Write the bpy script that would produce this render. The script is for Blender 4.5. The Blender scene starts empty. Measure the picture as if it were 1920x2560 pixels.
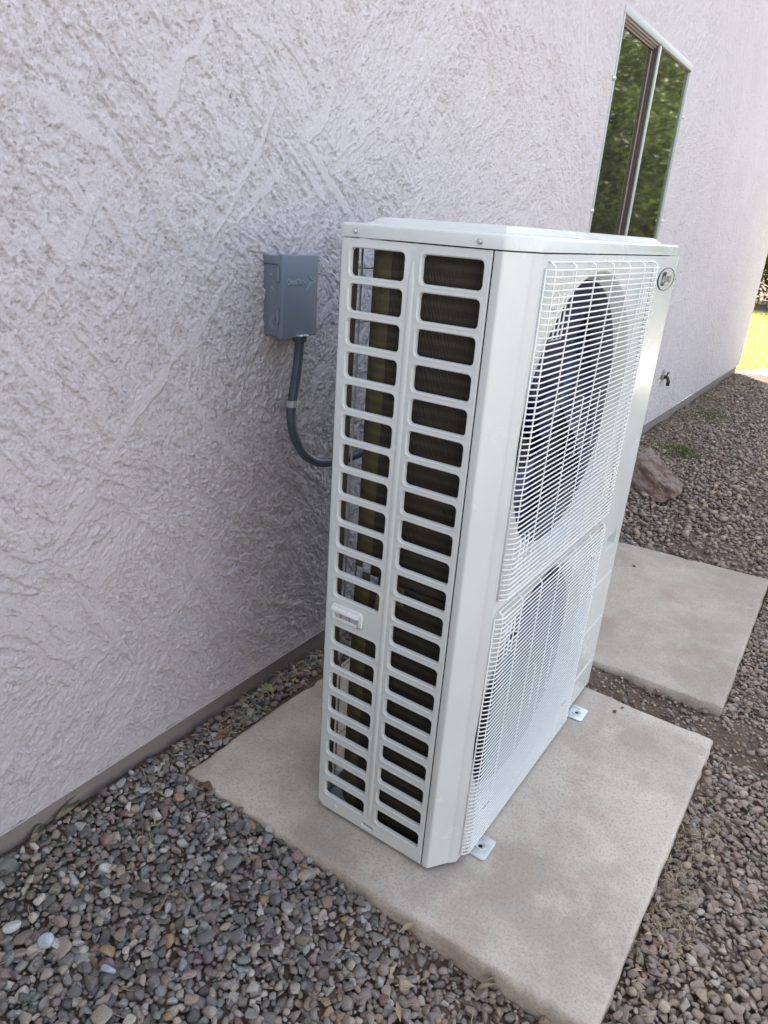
import bpy, bmesh, math, random
import numpy as np
from mathutils import Vector, Matrix
R = math.radians
random.seed(5); rng = np.random.default_rng(11)
S = bpy.context.scene
C = S.collection

# ------------------------------------------------------------------ camera
cd = bpy.data.cameras.new('camera'); cam = bpy.data.objects.new('camera', cd); C.objects.link(cam)
cd.sensor_fit = 'VERTICAL'; cd.sensor_height = 24.0; cd.lens = 1772.43 / 2560 * 24.0
cd.clip_start = 0.02; cd.clip_end = 500
CAMP = Vector((0.52196, -1.0570, 1.31863))
m = Matrix(((0.82047636, -0.26765035, 0.50515525), (0.5675696, 0.27559232, -0.77583092), (0.06843451, 0.9232617, 0.37802719))).to_4x4()
m.translation = CAMP
cam.matrix_world = m
S.camera = cam

# ------------------------------------------------------------------ world, sun, exposure
SUN_EL = 44.0
SUN_AZ = math.atan2(-0.77, 0.63)          # angle from +Y towards +X of the direction to the sun
w = bpy.data.worlds.new('World'); S.world = w; w.use_nodes = True
nt = w.node_tree; nt.nodes.clear()
def wn(t, **k):
    n = nt.nodes.new(t)
    for a, b in k.items(): setattr(n, a, b)
    return n
sky = wn('ShaderNodeTexSky', sky_type='NISHITA', sun_disc=False)
sky.sun_elevation = R(SUN_EL); sky.sun_rotation = SUN_AZ
sky.air_density = 1.0; sky.dust_density = 1.5; sky.ozone_density = 1.0
tc = wn('ShaderNodeTexCoord'); mp = wn('ShaderNodeMapping'); mp.inputs['Scale'].default_value = (1, 1, 2.6)
cn = wn('ShaderNodeTexNoise'); cn.inputs['Scale'].default_value = 2.3; cn.inputs['Detail'].default_value = 7; cn.inputs['Roughness'].default_value = .58
cr = wn('ShaderNodeValToRGB'); cr.color_ramp.elements[0].position = .40; cr.color_ramp.elements[1].position = .60
bw = wn('ShaderNodeRGBToBW'); mu = wn('ShaderNodeMath', operation='MULTIPLY'); mu.inputs[1].default_value = 1.75
mx = wn('ShaderNodeMix', data_type='RGBA'); bg = wn('ShaderNodeBackground'); out = wn('ShaderNodeOutputWorld')
tint = wn('ShaderNodeMix', data_type='RGBA', blend_type='MULTIPLY'); tint.inputs[0].default_value = 1; tint.inputs[7].default_value = (.995, .98, .975, 1)
L = nt.links.new
L(tc.outputs['Generated'], mp.inputs['Vector']); L(mp.outputs[0], cn.inputs['Vector']); L(cn.outputs['Fac'], cr.inputs[0])
L(sky.outputs[0], bw.inputs[0]); L(bw.outputs[0], mu.inputs[0]); L(mu.outputs[0], tint.inputs[6])
L(cr.outputs[0], mx.inputs[0]); L(sky.outputs[0], mx.inputs[6]); L(tint.outputs[2], mx.inputs[7])
L(mx.outputs[2], bg.inputs['Color']); L(bg.outputs[0], out.inputs['Surface'])
bg.inputs['Strength'].default_value = 0.12
sl = bpy.data.lights.new('sun', 'SUN'); so = bpy.data.objects.new('sun', sl); C.objects.link(so)
sl.energy = 4.6; sl.angle = R(0.53); sl.color = (1, .93, .82)
sd = Vector((math.sin(SUN_AZ) * math.cos(R(SUN_EL)), math.cos(SUN_AZ) * math.cos(R(SUN_EL)), math.sin(R(SUN_EL))))
so.rotation_euler = sd.to_track_quat('Z', 'Y').to_euler(); so.location = (0, 0, 10)
S.view_settings.view_transform = 'Standard'; S.view_settings.look = 'None'; S.view_settings.gamma = 1
S.view_settings.exposure = 2.55

# ------------------------------------------------------------------ helpers
def wloc(o):
    v = Vector((0, 0, 0))
    while o is not None: v += o.location; o = o.parent
    return v
def tag(o, label=None, cat=None, group=None, kind=None):
    if label: o['label'] = label
    if cat: o['category'] = cat
    if group: o['group'] = group
    if kind: o['kind'] = kind
    return o
def empty(name, loc, label, cat, group=None):
    o = bpy.data.objects.new(name, None); C.objects.link(o); o.location = loc; o.empty_display_size = .05
    return tag(o, label, cat, group)
def link_mesh(name, me, mat, parent=None):
    o = bpy.data.objects.new(name, me)
    if mat is not None:
        me.materials.clear(); me.materials.append(mat)
    if parent is not None:
        o.parent = parent; v = wloc(parent); me.transform(Matrix.Translation(-v))
    C.objects.link(o)
    return o
def np_mesh(name, V, F, smooth=True):
    """F: (n,k) int array of polygons with k corners"""
    me = bpy.data.meshes.new(name); V = np.asarray(V, np.float32); F = np.asarray(F, np.int32)
    me.vertices.add(len(V)); me.vertices.foreach_set('co', V.ravel())
    n, k = F.shape
    me.loops.add(n * k); me.loops.foreach_set('vertex_index', F.ravel())
    me.polygons.add(n); me.polygons.foreach_set('loop_start', np.arange(0, n * k, k, dtype=np.int32))
    me.polygons.foreach_set('loop_total', np.full(n, k, np.int32))
    me.polygons.foreach_set('use_smooth', np.full(n, smooth, bool))
    me.update(calc_edges=True)
    return me
class MB:
    def __init__(s): s.v = []; s.f = []; s.sm = []
    def add(s, vs, fs, smooth=False):
        b = len(s.v); s.v += [tuple(p) for p in vs]
        for f in fs: s.f.append(tuple(b + i for i in f)); s.sm.append(smooth)
    def box(s, x0, x1, y0, y1, z0, z1):
        s.add([(x, y, z) for x in (x0, x1) for y in (y0, y1) for z in (z0, z1)],
              [(0, 1, 3, 2), (4, 6, 7, 5), (0, 4, 5, 1), (2, 3, 7, 6), (0, 2, 6, 4), (1, 5, 7, 3)])
    def bbox(s, x0, x1, y0, y1, z0, z1, b=.002, seg=2):
        bm = bmesh.new(); bmesh.ops.create_cube(bm, size=1)
        for v in bm.verts: v.co = Vector(((x0 + x1) / 2 + v.co.x * (x1 - x0), (y0 + y1) / 2 + v.co.y * (y1 - y0), (z0 + z1) / 2 + v.co.z * (z1 - z0)))
        bmesh.ops.bevel(bm, geom=bm.edges[:], offset=b, segments=seg, profile=.5, affect='EDGES')
        s.bm(bm, True); bm.free()
    def bm(s, bm, smooth=True, mat=None):
        bm.verts.index_update()
        s.add([(mat @ v.co if mat else v.co) for v in bm.verts], [[v.index for v in f.verts] for f in bm.faces], smooth)
    def tube(s, pts, r, n=8, smooth=True, cap=True, rs=None):
        pts = [Vector(p) for p in pts]; rings = []
        t0 = (pts[1] - pts[0]).normalized(); up = Vector((0, 0, 1)) if abs(t0.z) < .9 else Vector((1, 0, 0))
        a = t0.cross(up).normalized()
        for i, p in enumerate(pts):
            t = (pts[min(i + 1, len(pts) - 1)] - pts[max(i - 1, 0)]).normalized()
            a = (a - t * a.dot(t)).normalized(); b = t.cross(a); rr = rs[i] if rs else r
            rings.append([p + (a * math.cos(2 * math.pi * k / n) + b * math.sin(2 * math.pi * k / n)) * rr for k in range(n)])
        vs = [q for g in rings for q in g]; fs = []
        for i in range(len(pts) - 1):
            for k in range(n):
                fs.append((i * n + k, i * n + (k + 1) % n, (i + 1) * n + (k + 1) % n, (i + 1) * n + k))
        if cap: fs.append(tuple(range(n))[::-1]); fs.append(tuple((len(pts) - 1) * n + k for k in range(n)))
        s.add(vs, fs, smooth)
    def prism(s, poly, z0, z1, smooth=False, cap=True, closed=True):
        n = len(poly); s_ = [(x, y, z0) for x, y in poly] + [(x, y, z1) for x, y in poly]
        fs = [(i, (i + 1) % n, n + (i + 1) % n, n + i) for i in range(n if closed else n - 1)]
        s.add(s_, fs, smooth)
        if cap: s.add(s_, [tuple(range(n))[::-1], tuple(range(n, 2 * n))], False)
    def lathe(s, prof, o, ax, n=24, smooth=True):
        """prof: list of (radius, height along ax)"""
        ax = Vector(ax).normalized(); a = ax.orthogonal().normalized(); b = ax.cross(a); o = Vector(o)
        vs = [o + ax * h + (a * math.cos(2 * math.pi * k / n) + b * math.sin(2 * math.pi * k / n)) * r for r, h in prof for k in range(n)]
        fs = [(i * n + k, i * n + (k + 1) % n, (i + 1) * n + (k + 1) % n, (i + 1) * n + k) for i in range(len(prof) - 1) for k in range(n)]
        s.add(vs, fs, smooth)
    def build(s, name, mat, parent=None, auto=None):
        me = bpy.data.meshes.new(name); me.from_pydata(s.v, [], s.f)
        me.polygons.foreach_set('use_smooth', np.array(s.sm, bool)); me.update()
        if auto is not None:
            bm = bmesh.new(); bm.from_mesh(me); bmesh.ops.remove_doubles(bm, verts=bm.verts, dist=1e-5)
            bmesh.ops.recalc_face_normals(bm, faces=bm.faces); bm.to_mesh(me); bm.free()
            me.set_sharp_from_angle(angle=R(auto))
        return link_mesh(name, me, mat, parent)
def curve_plate(outers, holes, thick, bevel, mtx):
    """flat plate in local xy with holes, bevelled; returns a mesh in world space"""
    cu = bpy.data.curves.new('c', 'CURVE'); cu.dimensions = '2D'; cu.fill_mode = 'BOTH'
    cu.extrude = thick / 2 - bevel; cu.bevel_depth = bevel; cu.bevel_resolution = 2; cu.offset = -bevel
    for pts in outers + holes:
        sp = cu.splines.new('POLY'); sp.points.add(len(pts) - 1); sp.use_cyclic_u = True
        for p, (x, y) in zip(sp.points, pts): p.co = (x, y, 0, 1)
    ob = bpy.data.objects.new('c', cu); C.objects.link(ob); bpy.context.view_layer.update()
    dg = bpy.context.evaluated_depsgraph_get(); me = bpy.data.meshes.new_from_object(ob.evaluated_get(dg), depsgraph=dg)
    bpy.data.objects.remove(ob); bpy.data.curves.remove(cu)
    me.transform(mtx)
    for p in me.polygons: p.use_smooth = True
    me.set_sharp_from_angle(angle=R(40))
    return me
def rrect(x0, x1, y0, y1, r, n=5):
    p = []
    for cx, cy, a0 in ((x1 - r, y1 - r, 0), (x0 + r, y1 - r, 90), (x0 + r, y0 + r, 180), (x1 - r, y0 + r, 270)):
        for k in range(n): a = R(a0 + 90 * k / (n - 1)); p.append((cx + r * math.cos(a), cy + r * math.sin(a)))
    return p
def circle(cx, cy, r, n=48): return [(cx + r * math.cos(2 * math.pi * k / n), cy + r * math.sin(2 * math.pi * k / n)) for k in range(n)]
# local (u,v,w) frames: on the x=const plane facing +x, u = +y, v = +z
def frame_x(x): return Matrix(((0, 0, 1, x), (1, 0, 0, 0), (0, 1, 0, 0), (0, 0, 0, 1)))
def text_mesh(body, size, depth, mtx, bevel=0, spacing=1.0, xs=1.0, shear=0):
    cu = bpy.data.curves.new('t', 'FONT'); cu.body = body; cu.size = size; cu.extrude = depth; cu.bevel_depth = bevel
    cu.space_character = spacing; cu.shear = shear
    ob = bpy.data.objects.new('t', cu); C.objects.link(ob); bpy.context.view_layer.update()
    dg = bpy.context.evaluated_depsgraph_get(); me = bpy.data.meshes.new_from_object(ob.evaluated_get(dg), depsgraph=dg)
    bpy.data.objects.remove(ob); bpy.data.curves.remove(cu)
    me.transform(mtx @ Matrix.Diagonal((xs, 1, 1, 1)))
    return me

# ------------------------------------------------------------------ materials
class NT:
    def __init__(s, name, rough=.5, metal=0, spec=.5):
        s.m = bpy.data.materials.new(name); s.m.use_nodes = True; s.t = s.m.node_tree
        s.b = s.t.nodes['Principled BSDF']; s.o = s.t.nodes['Material Output']
        s.b.inputs['Roughness'].default_value = rough; s.b.inputs['Metallic'].default_value = metal
        s.b.inputs['Specular IOR Level'].default_value = spec
    def n(s, t, ins={}, **k):
        n = s.t.nodes.new(t)
        for a, b in k.items(): setattr(n, a, b)
        for a, b in ins.items():
            if hasattr(b, 'is_linked'): s.t.links.new(b, n.inputs[a])
            else: n.inputs[a].default_value = b
        return n
    def l(s, a, b): s.t.links.new(a, b)
    def coord(s, scale=(1, 1, 1), kind='Object', rot=(0, 0, 0)):
        c = s.n('ShaderNodeTexCoord'); mp = s.n('ShaderNodeMapping', {'Vector': c.outputs[kind], 'Scale': scale, 'Rotation': rot}); return mp.outputs[0]
    def noise(s, v, sc, det=4, ro=.5): return s.n('ShaderNodeTexNoise', {'Vector': v, 'Scale': sc, 'Detail': det, 'Roughness': ro}).outputs['Fac']
    def ramp(s, f, stops):
        r = s.n('ShaderNodeValToRGB', {0: f}); e = r.color_ramp.elements
        while len(e) < len(stops): e.new(.5)
        for q, (p, c) in zip(e, stops): q.position = p; q.color = (*c, 1) if len(c) == 3 else c
        return r.outputs[0]
    def mix(s, f, a, b, blend='MIX'):
        n = s.n('ShaderNodeMix', data_type='RGBA', blend_type=blend)
        for i, v in ((0, f), (6, a), (7, b)):
            if hasattr(v, 'is_linked'): s.l(v, n.inputs[i])
            else: n.inputs[i].default_value = v if i == 0 else (*v, 1)
        return n.outputs[2]
    def bump(s, h, dist, strength=1.0, chain=None):
        ins = {'Height': h, 'Distance': dist, 'Strength': strength}
        if chain is not None: ins['Normal'] = chain
        n = s.n('ShaderNodeBump', ins); s.l(n.outputs[0], s.b.inputs['Normal']); return n.outputs[0]
    def base(s, c):
        if hasattr(c, 'is_linked'): s.l(c, s.b.inputs['Base Color'])
        else: s.b.inputs['Base Color'].default_value = (*c, 1)
        return s
def simple(name, col, rough=.5, metal=0, var=.06, sc=8, bump=0, bsc=300):
    q = NT(name, rough, metal); v = q.coord()
    q.base(q.mix(q.noise(v, sc, 5), tuple(c * (1 - var) for c in col), tuple(min(1, c * (1 + var)) for c in col)))
    if bump: q.bump(q.noise(v, bsc, 3), bump)
    return q.m
# glossy light-grey powder coat, with faint dust near the bottom and orange-peel
q = NT('powder_coat', .22); v = q.coord()
q.base(q.mix(q.ramp(q.noise(v, 5, 6, .6), [(.35, (0, 0, 0)), (.75, (1, 1, 1))]), (.590, .625, .600), (.555, .588, .560)))
q.l(q.ramp(q.noise(v, 9, 5), [(.3, (.19, .19, .19)), (.8, (.32, .32, .32))]), q.b.inputs['Roughness'])
q.bump(q.noise(v, 240, 2), .0003, .18); M_coat = q.m
M_white = simple('white_plastic_wire', (.74, .76, .745), .3, var=.02)
M_whiteplastic = simple('white_plastic', (.72, .74, .72), .35, var=.02)
M_zinc = simple('zinc_screw', (.62, .63, .65), .28, 1, sc=60)
M_galv = simple('galvanised_foot', (.50, .54, .55), .38, .35, var=.1, sc=25)
M_dark = simple('dark_gap', (.02, .02, .022), .7)
M_inner = simple('inner_sheet_metal', (.20, .21, .21), .45, .3, var=.08)
M_pan = simple('base_pan', (.30, .34, .36), .4, .1, var=.12)
M_fan = simple('fan_plastic_navy', (.011, .012, .060), .28, var=.3, sc=6)
M_ring = simple('fan_ring_grey', (.19, .21, .225), .4, var=.05)
M_box = simple('box_grey_paint', (.150, .180, .210), .38, var=.06, sc=12, bump=.0003, bsc=500)
M_box_e = simple('box_grey_emboss', (.24, .30, .34), .25, var=.03)
M_conduit = simple('conduit_blue_grey_pvc', (.080, .093, .112), .26, var=.12, sc=20)
M_fitting = simple('fitting_grey_pvc', (.115, .13, .145), .42, var=.06)
M_strap = simple('strap_pale_metal', (.47, .46, .44), .4, .3, var=.1, sc=40)
M_blackmark = simple('navy_print', (.018, .02, .05), .35)
M_greymark = simple('grey_print', (.22, .21, .20), .35)
M_silver = simple('silver_badge', (.66, .66, .63), .22, .2, var=.03)
# coil fins
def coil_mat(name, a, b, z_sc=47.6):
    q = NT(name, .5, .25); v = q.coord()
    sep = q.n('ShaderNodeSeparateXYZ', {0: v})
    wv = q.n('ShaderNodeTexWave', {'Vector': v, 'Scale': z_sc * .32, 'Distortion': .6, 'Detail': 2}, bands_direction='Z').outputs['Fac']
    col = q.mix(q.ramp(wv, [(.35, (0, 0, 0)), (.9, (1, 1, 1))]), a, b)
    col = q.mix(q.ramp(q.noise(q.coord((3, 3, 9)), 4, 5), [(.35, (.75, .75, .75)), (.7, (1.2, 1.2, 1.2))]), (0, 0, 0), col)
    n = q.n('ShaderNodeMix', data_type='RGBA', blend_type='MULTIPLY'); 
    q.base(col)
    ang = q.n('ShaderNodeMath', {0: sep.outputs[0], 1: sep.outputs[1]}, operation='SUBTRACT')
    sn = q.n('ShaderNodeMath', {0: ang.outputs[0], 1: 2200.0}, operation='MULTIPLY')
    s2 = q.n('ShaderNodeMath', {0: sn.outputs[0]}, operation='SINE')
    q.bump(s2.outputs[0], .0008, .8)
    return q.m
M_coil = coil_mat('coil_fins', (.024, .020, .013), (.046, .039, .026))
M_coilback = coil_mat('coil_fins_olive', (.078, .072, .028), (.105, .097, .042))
# stucco
q = NT('stucco_paint', .96, 0, .08); v = q.coord()
f = q.noise(v, .9, 5, .6)
c = q.mix(q.ramp(f, [(.3, (0, 0, 0)), (.7, (1, 1, 1))]), (.508, .482, .488), (.548, .522, .526))
c = q.mix(q.ramp(q.noise(q.coord((6, 3, 1.2)), 1.5, 6, .65), [(.45, (0, 0, 0)), (.8, (.35, .35, .35))]), c, (.46, .425, .42))
q.base(c)
h1 = q.ramp(q.noise(q.coord((1, 1, .7)), 230, 4, .7), [(.44, (0, 0, 0)), (.58, (1, 1, 1))])
h2 = q.noise(q.coord((1, 1, .5)), 55, 6, .7); nb = q.bump(h2, .0035, .6); q.bump(h1, .0007, 1.0, nb); M_stucco = q.m
M_found = simple('foundation_paint', (.235, .205, .188), .75, var=.2, sc=7, bump=.002, bsc=90)
M_trim = simple('window_trim', (.37, .39, .37), .45, var=.04)
M_trimdark = simple('window_track_bronze', (.10, .09, .08), .4, .5)
M_trimmid = simple('window_track_tan', (.26, .22, .18), .45, .2)
M_room = simple('room_paint', (.42, .38, .30), .8)
q = NT('window_glass', .02); t = q.t
g1 = q.n('ShaderNodeBsdfGlossy', {'Roughness': .035, 'Color': (.88, .87, .80, 1)}); t1 = q.n('ShaderNodeBsdfTransparent', {'Color': (.55, .58, .50, 1)})
fr = q.n('ShaderNodeFresnel', {'IOR': 1.9}); nz = q.noise(q.coord(), 1.6, 2); bp = q.n('ShaderNodeBump', {'Height': nz, 'Distance': .01, 'Strength': .05})
q.l(bp.outputs[0], g1.inputs['Normal']); mxs = q.n('ShaderNodeMixShader', {0: fr.outputs[0], 1: t1.outputs[0], 2: g1.outputs[0]}); df = q.n('ShaderNodeBsdfDiffuse', {'Color': (.55, .54, .44, 1)}); dm = q.n('ShaderNodeMixShader', {0: .03, 1: mxs.outputs[0], 2: df.outputs[0]}); q.l(dm.outputs[0], q.o.inputs['Surface']); M_glass = q.m
# concrete slabs
def concrete(name, a, b, stain, seed):
    q = NT(name, .82, 0, .25); v = q.coord(); vo = q.n('ShaderNodeMapping', {'Vector': v, 'Location': (seed, seed * 1.7, 0)}).outputs[0]
    big = q.noise(vo, 2.2, 7, .62); mid = q.noise(vo, 9, 7, .7); fine = q.noise(vo, 160, 3, .7)
    c = q.mix(q.ramp(big, [(.42, (0, 0, 0)), (.58, (1, 1, 1))]), a, b)
    c = q.mix(q.ramp(q.noise(vo, 4.7, 8, .66), [(.50, (0, 0, 0)), (.66, (.7, .7, .7))]), c, stain)
    c = q.mix(q.ramp(q.noise(vo, 13, 5, .7), [(.60, (0, 0, 0)), (.74, (.55, .55, .55))]), c, (stain[0] * 1.12, stain[1] * .95, stain[2] * .8))
    c = q.mix(q.ramp(mid, [(.52, (0, 0, 0)), (.78, (.7, .7, .7))]), c, tuple(x * 1.22 for x in b))
    c = q.mix(q.ramp(fine, [(.30, (.55, .55, .55)), (.52, (0, 0, 0))]), c, tuple(x * .55 for x in a))
    pits = q.n('ShaderNodeTexVoronoi', {'Vector': vo, 'Scale': 34.0}).outputs['Distance']
    c = q.mix(q.ramp(pits, [(.02, (.4, .4, .4)), (.035, (0, 0, 0))]), c, tuple(x * .5 for x in a))
    q.base(c)
    nb = q.bump(mid, .0035, .6); q.bump(fine, .0012, .7, nb)
    return q.m
M_slab = concrete('slab_concrete', (.375, .330, .282), (.515, .465, .395), (.360, .292, .238), 3.1)
M_slab2 = concrete('far_slab_concrete', (.325, .288, .240), (.420, .378, .318), (.33, .27, .215), 9.3)
# soil
q = NT('soil', .95, 0, .1); v = q.coord()
c = q.mix(q.ramp(q.noise(v, 3.5, 8, .6), [(.35, (0, 0, 0)), (.65, (1, 1, 1))]), (.135, .095, .070), (.205, .155, .118))
c = q.mix(q.ramp(q.noise(v, 120, 4, .7), [(.35, (.8, .8, .8)), (.6, (0, 0, 0))]), c, (.07, .052, .042))
q.base(c); q.bump(q.noise(v, 60, 8, .75), .012, .9); M_soil = q.m
# pebbles (per-pebble colour attribute)
q = NT('pebble_stone', .6, 0, .4); v = q.coord()
at = q.n('ShaderNodeAttribute', attribute_name='Col').outputs['Color']
sp = q.ramp(q.noise(v, 420, 4, .7), [(.32, (.62, .62, .62)), (.62, (1.22, 1.22, 1.22))])
c = q.mix(1.0, at, sp, 'MULTIPLY')
c = q.mix(q.ramp(q.noise(v, 45, 6, .65), [(.5, (0, 0, 0)), (.75, (.45, .45, .45))]), c, (.20, .165, .135))
q.base(c); q.bump(q.noise(v, 260, 5, .7), .0012, .6); M_peb = q.m
def rockmat():
    q = NT('boulder_stone', .7); v = q.coord()
    a = q.noise(q.coord((1, 1, 5.5), rot=(.35, .3, .2)), 6, 9, .7)
    c = q.ramp(a, [(.30, (.03, .018, .014)), (.42, (.075, .036, .025)), (.50, (.14, .080, .052)), (.56, (.23, .18, .155)), (.63, (.10, .055, .036)), (.75, (.18, .115, .07))])
    q.base(c); q.bump(q.noise(v, 30, 9, .7), .02, .8); return q.m
M_rock = rockmat()
M_leafdry = simple('dry_leaf', (.30, .245, .15), .7, var=.4, sc=40)
M_leafbrown = simple('brown_leaf', (.16, .10, .055), .7, var=.4, sc=40)
M_leafgrey = simple('withered_leaf', (.15, .135, .09), .75, var=.5, sc=60)
M_twig = simple('twig', (.17, .125, .085), .8, var=.3, sc=60)
M_litter = simple('straw_litter', (.33, .265, .165), .8, var=.45, sc=30)
M_orange = simple('orange_peel', (.75, .28, .02), .45, var=.1, sc=10, bump=.001, bsc=200)
M_bark = simple('bark', (.09, .065, .045), .9, var=.3, sc=20, bump=.01, bsc=40)
def leafmat(name, lo, hi):
    q = NT(name, .38, 0, .5); at = q.n('ShaderNodeAttribute', attribute_name='Col').outputs['Fac']
    c = q.ramp(at, [(0, lo), (1, hi)]); q.base(c)
    tr = q.n('ShaderNodeBsdfTranslucent', {'Color': (.20, .30, .04, 1)}); ms = q.n('ShaderNodeMixShader', {0: .3}); q.l(q.b.outputs[0], ms.inputs[1]); q.l(tr.outputs[0], ms.inputs[2]); q.l(ms.outputs[0], q.o.inputs['Surface'])
    return q.m
M_leaf = leafmat('citrus_leaf', (.020, .025, .010), (.12, .135, .042))
M_grass = leafmat('lawn_grass', (.36, .35, .12), (.60, .57, .26))
M_weed = leafmat('weed_leaf', (.055, .06, .04), (.11, .12, .065))
M_lawn = simple('lawn_soil', (.42, .42, .15), .9, var=.3, sc=12)
M_block = simple('garden_wall_block', (.40, .36, .33), .85, var=.1, sc=3, bump=.004, bsc=60)
M_roof = simple('roof_tile', (.24, .13, .085), .8, var=.2, sc=6)

# ------------------------------------------------------------------ numpy noise
_tab = {}
def vnoise(x, y, seed):
    if seed not in _tab: _tab[seed] = np.random.default_rng(seed).random((256, 256)).astype(np.float32)
    T = _tab[seed]
    xi = np.floor(x).astype(np.int64); yi = np.floor(y).astype(np.int64); fx = x - xi; fy = y - yi
    fx = fx * fx * fx * (fx * (fx * 6 - 15) + 10); fy = fy * fy * fy * (fy * (fy * 6 - 15) + 10)
    a = T[xi & 255, yi & 255]; b = T[(xi + 1) & 255, yi & 255]; c_ = T[xi & 255, (yi + 1) & 255]; d = T[(xi + 1) & 255, (yi + 1) & 255]
    return (a + (b - a) * fx) * (1 - fy) + (c_ + (d - c_) * fx) * fy
def fbm(x, y, seed, octv=4, g=.5):
    s = 0; a = 1; t = 0
    for o in range(octv):
        s = s + a * vnoise(x * 2 ** o + 17.3 * o, y * 2 ** o + 9.1 * o, seed + o); t += a; a *= g
    return s / t
def sstep(a, b, x): t = np.clip((x - a) / (b - a), 0, 1); return t * t * (3 - 2 * t)

# ================================================================== THE HOUSE
WX = -.71; YE = 8.12; ZS = .075
house = empty('house', (WX, 3.5, 0), 'pinkish grey stucco house side wall with a two-pane window, left of the outdoor unit', 'house')
WY0, WY1, WZ0, WZ1 = 2.385, 3.590, 1.05, 2.228
def build_stucco():
    ys = [-1.35]
    while ys[-1] < YE: ys.append(ys[-1] + .0025 + .0018 * max(0, ys[-1] - .5))
    ys = np.array(ys); ys[-1] = YE
    zs = [ZS]
    while zs[-1] < 3.65: zs.append(zs[-1] + (.0026 if zs[-1] < 1.95 else .006))
    zs = np.array(zs)
    # snap to the window opening
    for val in (WY0, WY1): ys[np.argmin(abs(ys - val))] = val
    for val in (WZ0, WZ1): zs[np.argmin(abs(zs - val))] = val
    Y, Z = np.meshgrid(ys, zs, indexing='ij')
    Y = Y.astype(np.float32); Z = Z.astype(np.float32)
    wx = (fbm(Y * 5, Z * 5, 71, 3) - .5) * .05; wz = (fbm(Y * 5 + 9, Z * 5, 81, 3) - .5) * .05
    P, Q = Y + wx, Z + wz
    grit = fbm(Y * 170, Z * 170, 61, 3, .6)
    def texture(u, v, k, rough):
        n = fbm(u * 12 + k * 3.7, v * 44 + k * 1.3, 21 + k % 7, 4, .62)          # ragged plateaus, long with the trowel pass
        band = fbm(u * 5 + k * 2.1, v * 30 + k, 41 + k % 5, 2, .5)
        pit = fbm(u * 95 + k, v * 165 + k, 31 + k % 5, 3, .75)
        th = .44 + .17 * sstep(.35, .70, band) + .10 * (1 - rough)
        n3 = fbm(u * 34 + k, v * 95 + k * .7, 61 + k % 5, 3, .65)
        return sstep(.492, .508, n) * .0032 - .0028 * np.exp(-((n - .490) / .009) ** 2) + sstep(.49, .515, n3) * .0016 * rough - sstep(th, th + .035, pit) * .0026 * (.45 + .55 * rough)
    h = texture(P * .7 - Q * .7, P * .7 + Q * .7, 0, 1.0)
    r2 = random.Random(4)
    def paint(cy, cz, ang, ln, wd, rough, tilt, bend, k, swipe):
        ex = abs(math.cos(ang)) * ln + abs(math.sin(ang)) * wd + .03; ez = abs(math.sin(ang)) * ln + abs(math.cos(ang)) * wd + .03
        i0, i1 = np.searchsorted(ys, (cy - ex, cy + ex)); j0, j1 = np.searchsorted(zs, (cz - ez, cz + ez))
        if i1 - i0 < 4 or j1 - j0 < 4: return
        yy = P[i0:i1, j0:j1] - cy; z_ = Q[i0:i1, j0:j1] - cz
        u = yy * math.cos(ang) + z_ * math.sin(ang); v = -yy * math.sin(ang) + z_ * math.cos(ang) + u * u * bend
        jag = (fbm(u * 30 + k, v * 75, 101, 3, .65) - .5)
        if swipe:
            wl = wd * np.sqrt(np.clip(1 - (u / ln) ** 2, .02, 1)); mk = (.75 + .25 * np.sin(k * 2.3)) * sstep(1.0, .80, np.abs(v + jag * .016) / wl) * (np.abs(u) < ln)
            t_ = .0048 + (v / wd) * tilt + (grit[i0:i1, j0:j1] - .5) * .0003
        else:
            mk = sstep(1.0, .93, np.abs(v + jag * .035) / wd) * sstep(1.0, .96, np.abs(u + jag * .06) / ln)
            t_ = texture(u, v, k, rough) + tilt * v / wd
        h[i0:i1, j0:j1] = h[i0:i1, j0:j1] * (1 - mk) + mk * t_
    for k in range(620):
        cy = r2.uniform(-.9, 8.3); cz = r2.uniform(.05, 3.0)
        fld = math.sin(cy * 2.1 + cz * 1.3 + .9) + .8 * math.sin(cy * .9 - cz * 2.7); ang = R((-50 if fld > -.15 else 50) + r2.uniform(-14, 14))
        paint(cy, cz, ang, r2.uniform(.14, .42), r2.uniform(.05, .13), r2.choice((.4, .8, 1.0, 1.1)), r2.uniform(-.0008, .0008), r2.uniform(-.5, .5), k, False)
    for k in range(170):
        cy = r2.uniform(-.9, 8.3); cz = r2.uniform(.05, 3.0)
        paint(cy, cz, R(r2.choice((-52, 52, 58, -46, 65)) + r2.uniform(-8, 8)), r2.uniform(.05, .20), r2.uniform(.005, .011), 0, r2.uniform(-.0006, .0006), r2.uniform(-.6, .6), k, True)
    def wallpt(px, py):
        d = cam.matrix_world.to_3x3() @ Vector(((px - 960) / 1772.43, -(py - 1280) / 1772.43, -1)); t = (WX - CAMP.x) / d.x; p_ = CAMP + d * t; return p_.y, p_.z
    for k, (ax, ay, bx, by, wd) in enumerate(((455, 150, 385, 270, .013), (240, 470, 105, 735, .010), (95, 225, 245, 355, .015), (245, 350, 300, 410, .010), (570, 720, 400, 935, .008), (400, 940, 330, 1080, .012), (330, 1075, 210, 1250, .010),
            (440, 975, 580, 1140, .010), (775, 370, 870, 540, .012), (335, 660, 240, 810, .007), (830, 220, 775, 350, .009), (700, 410, 600, 560, .007), (60, 640, 140, 560, .008), (520, 60, 440, 170, .007), (840, 735, 800, 800, .009), (560, 560, 640, 690, .006), (130, 1380, 230, 1230, .008), (560, 1330, 420, 1560, .010), (200, 1500, 330, 1640, .007))):
        (y0, z0), (y1, z1) = wallpt(ax, ay), wallpt(bx, by)
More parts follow.
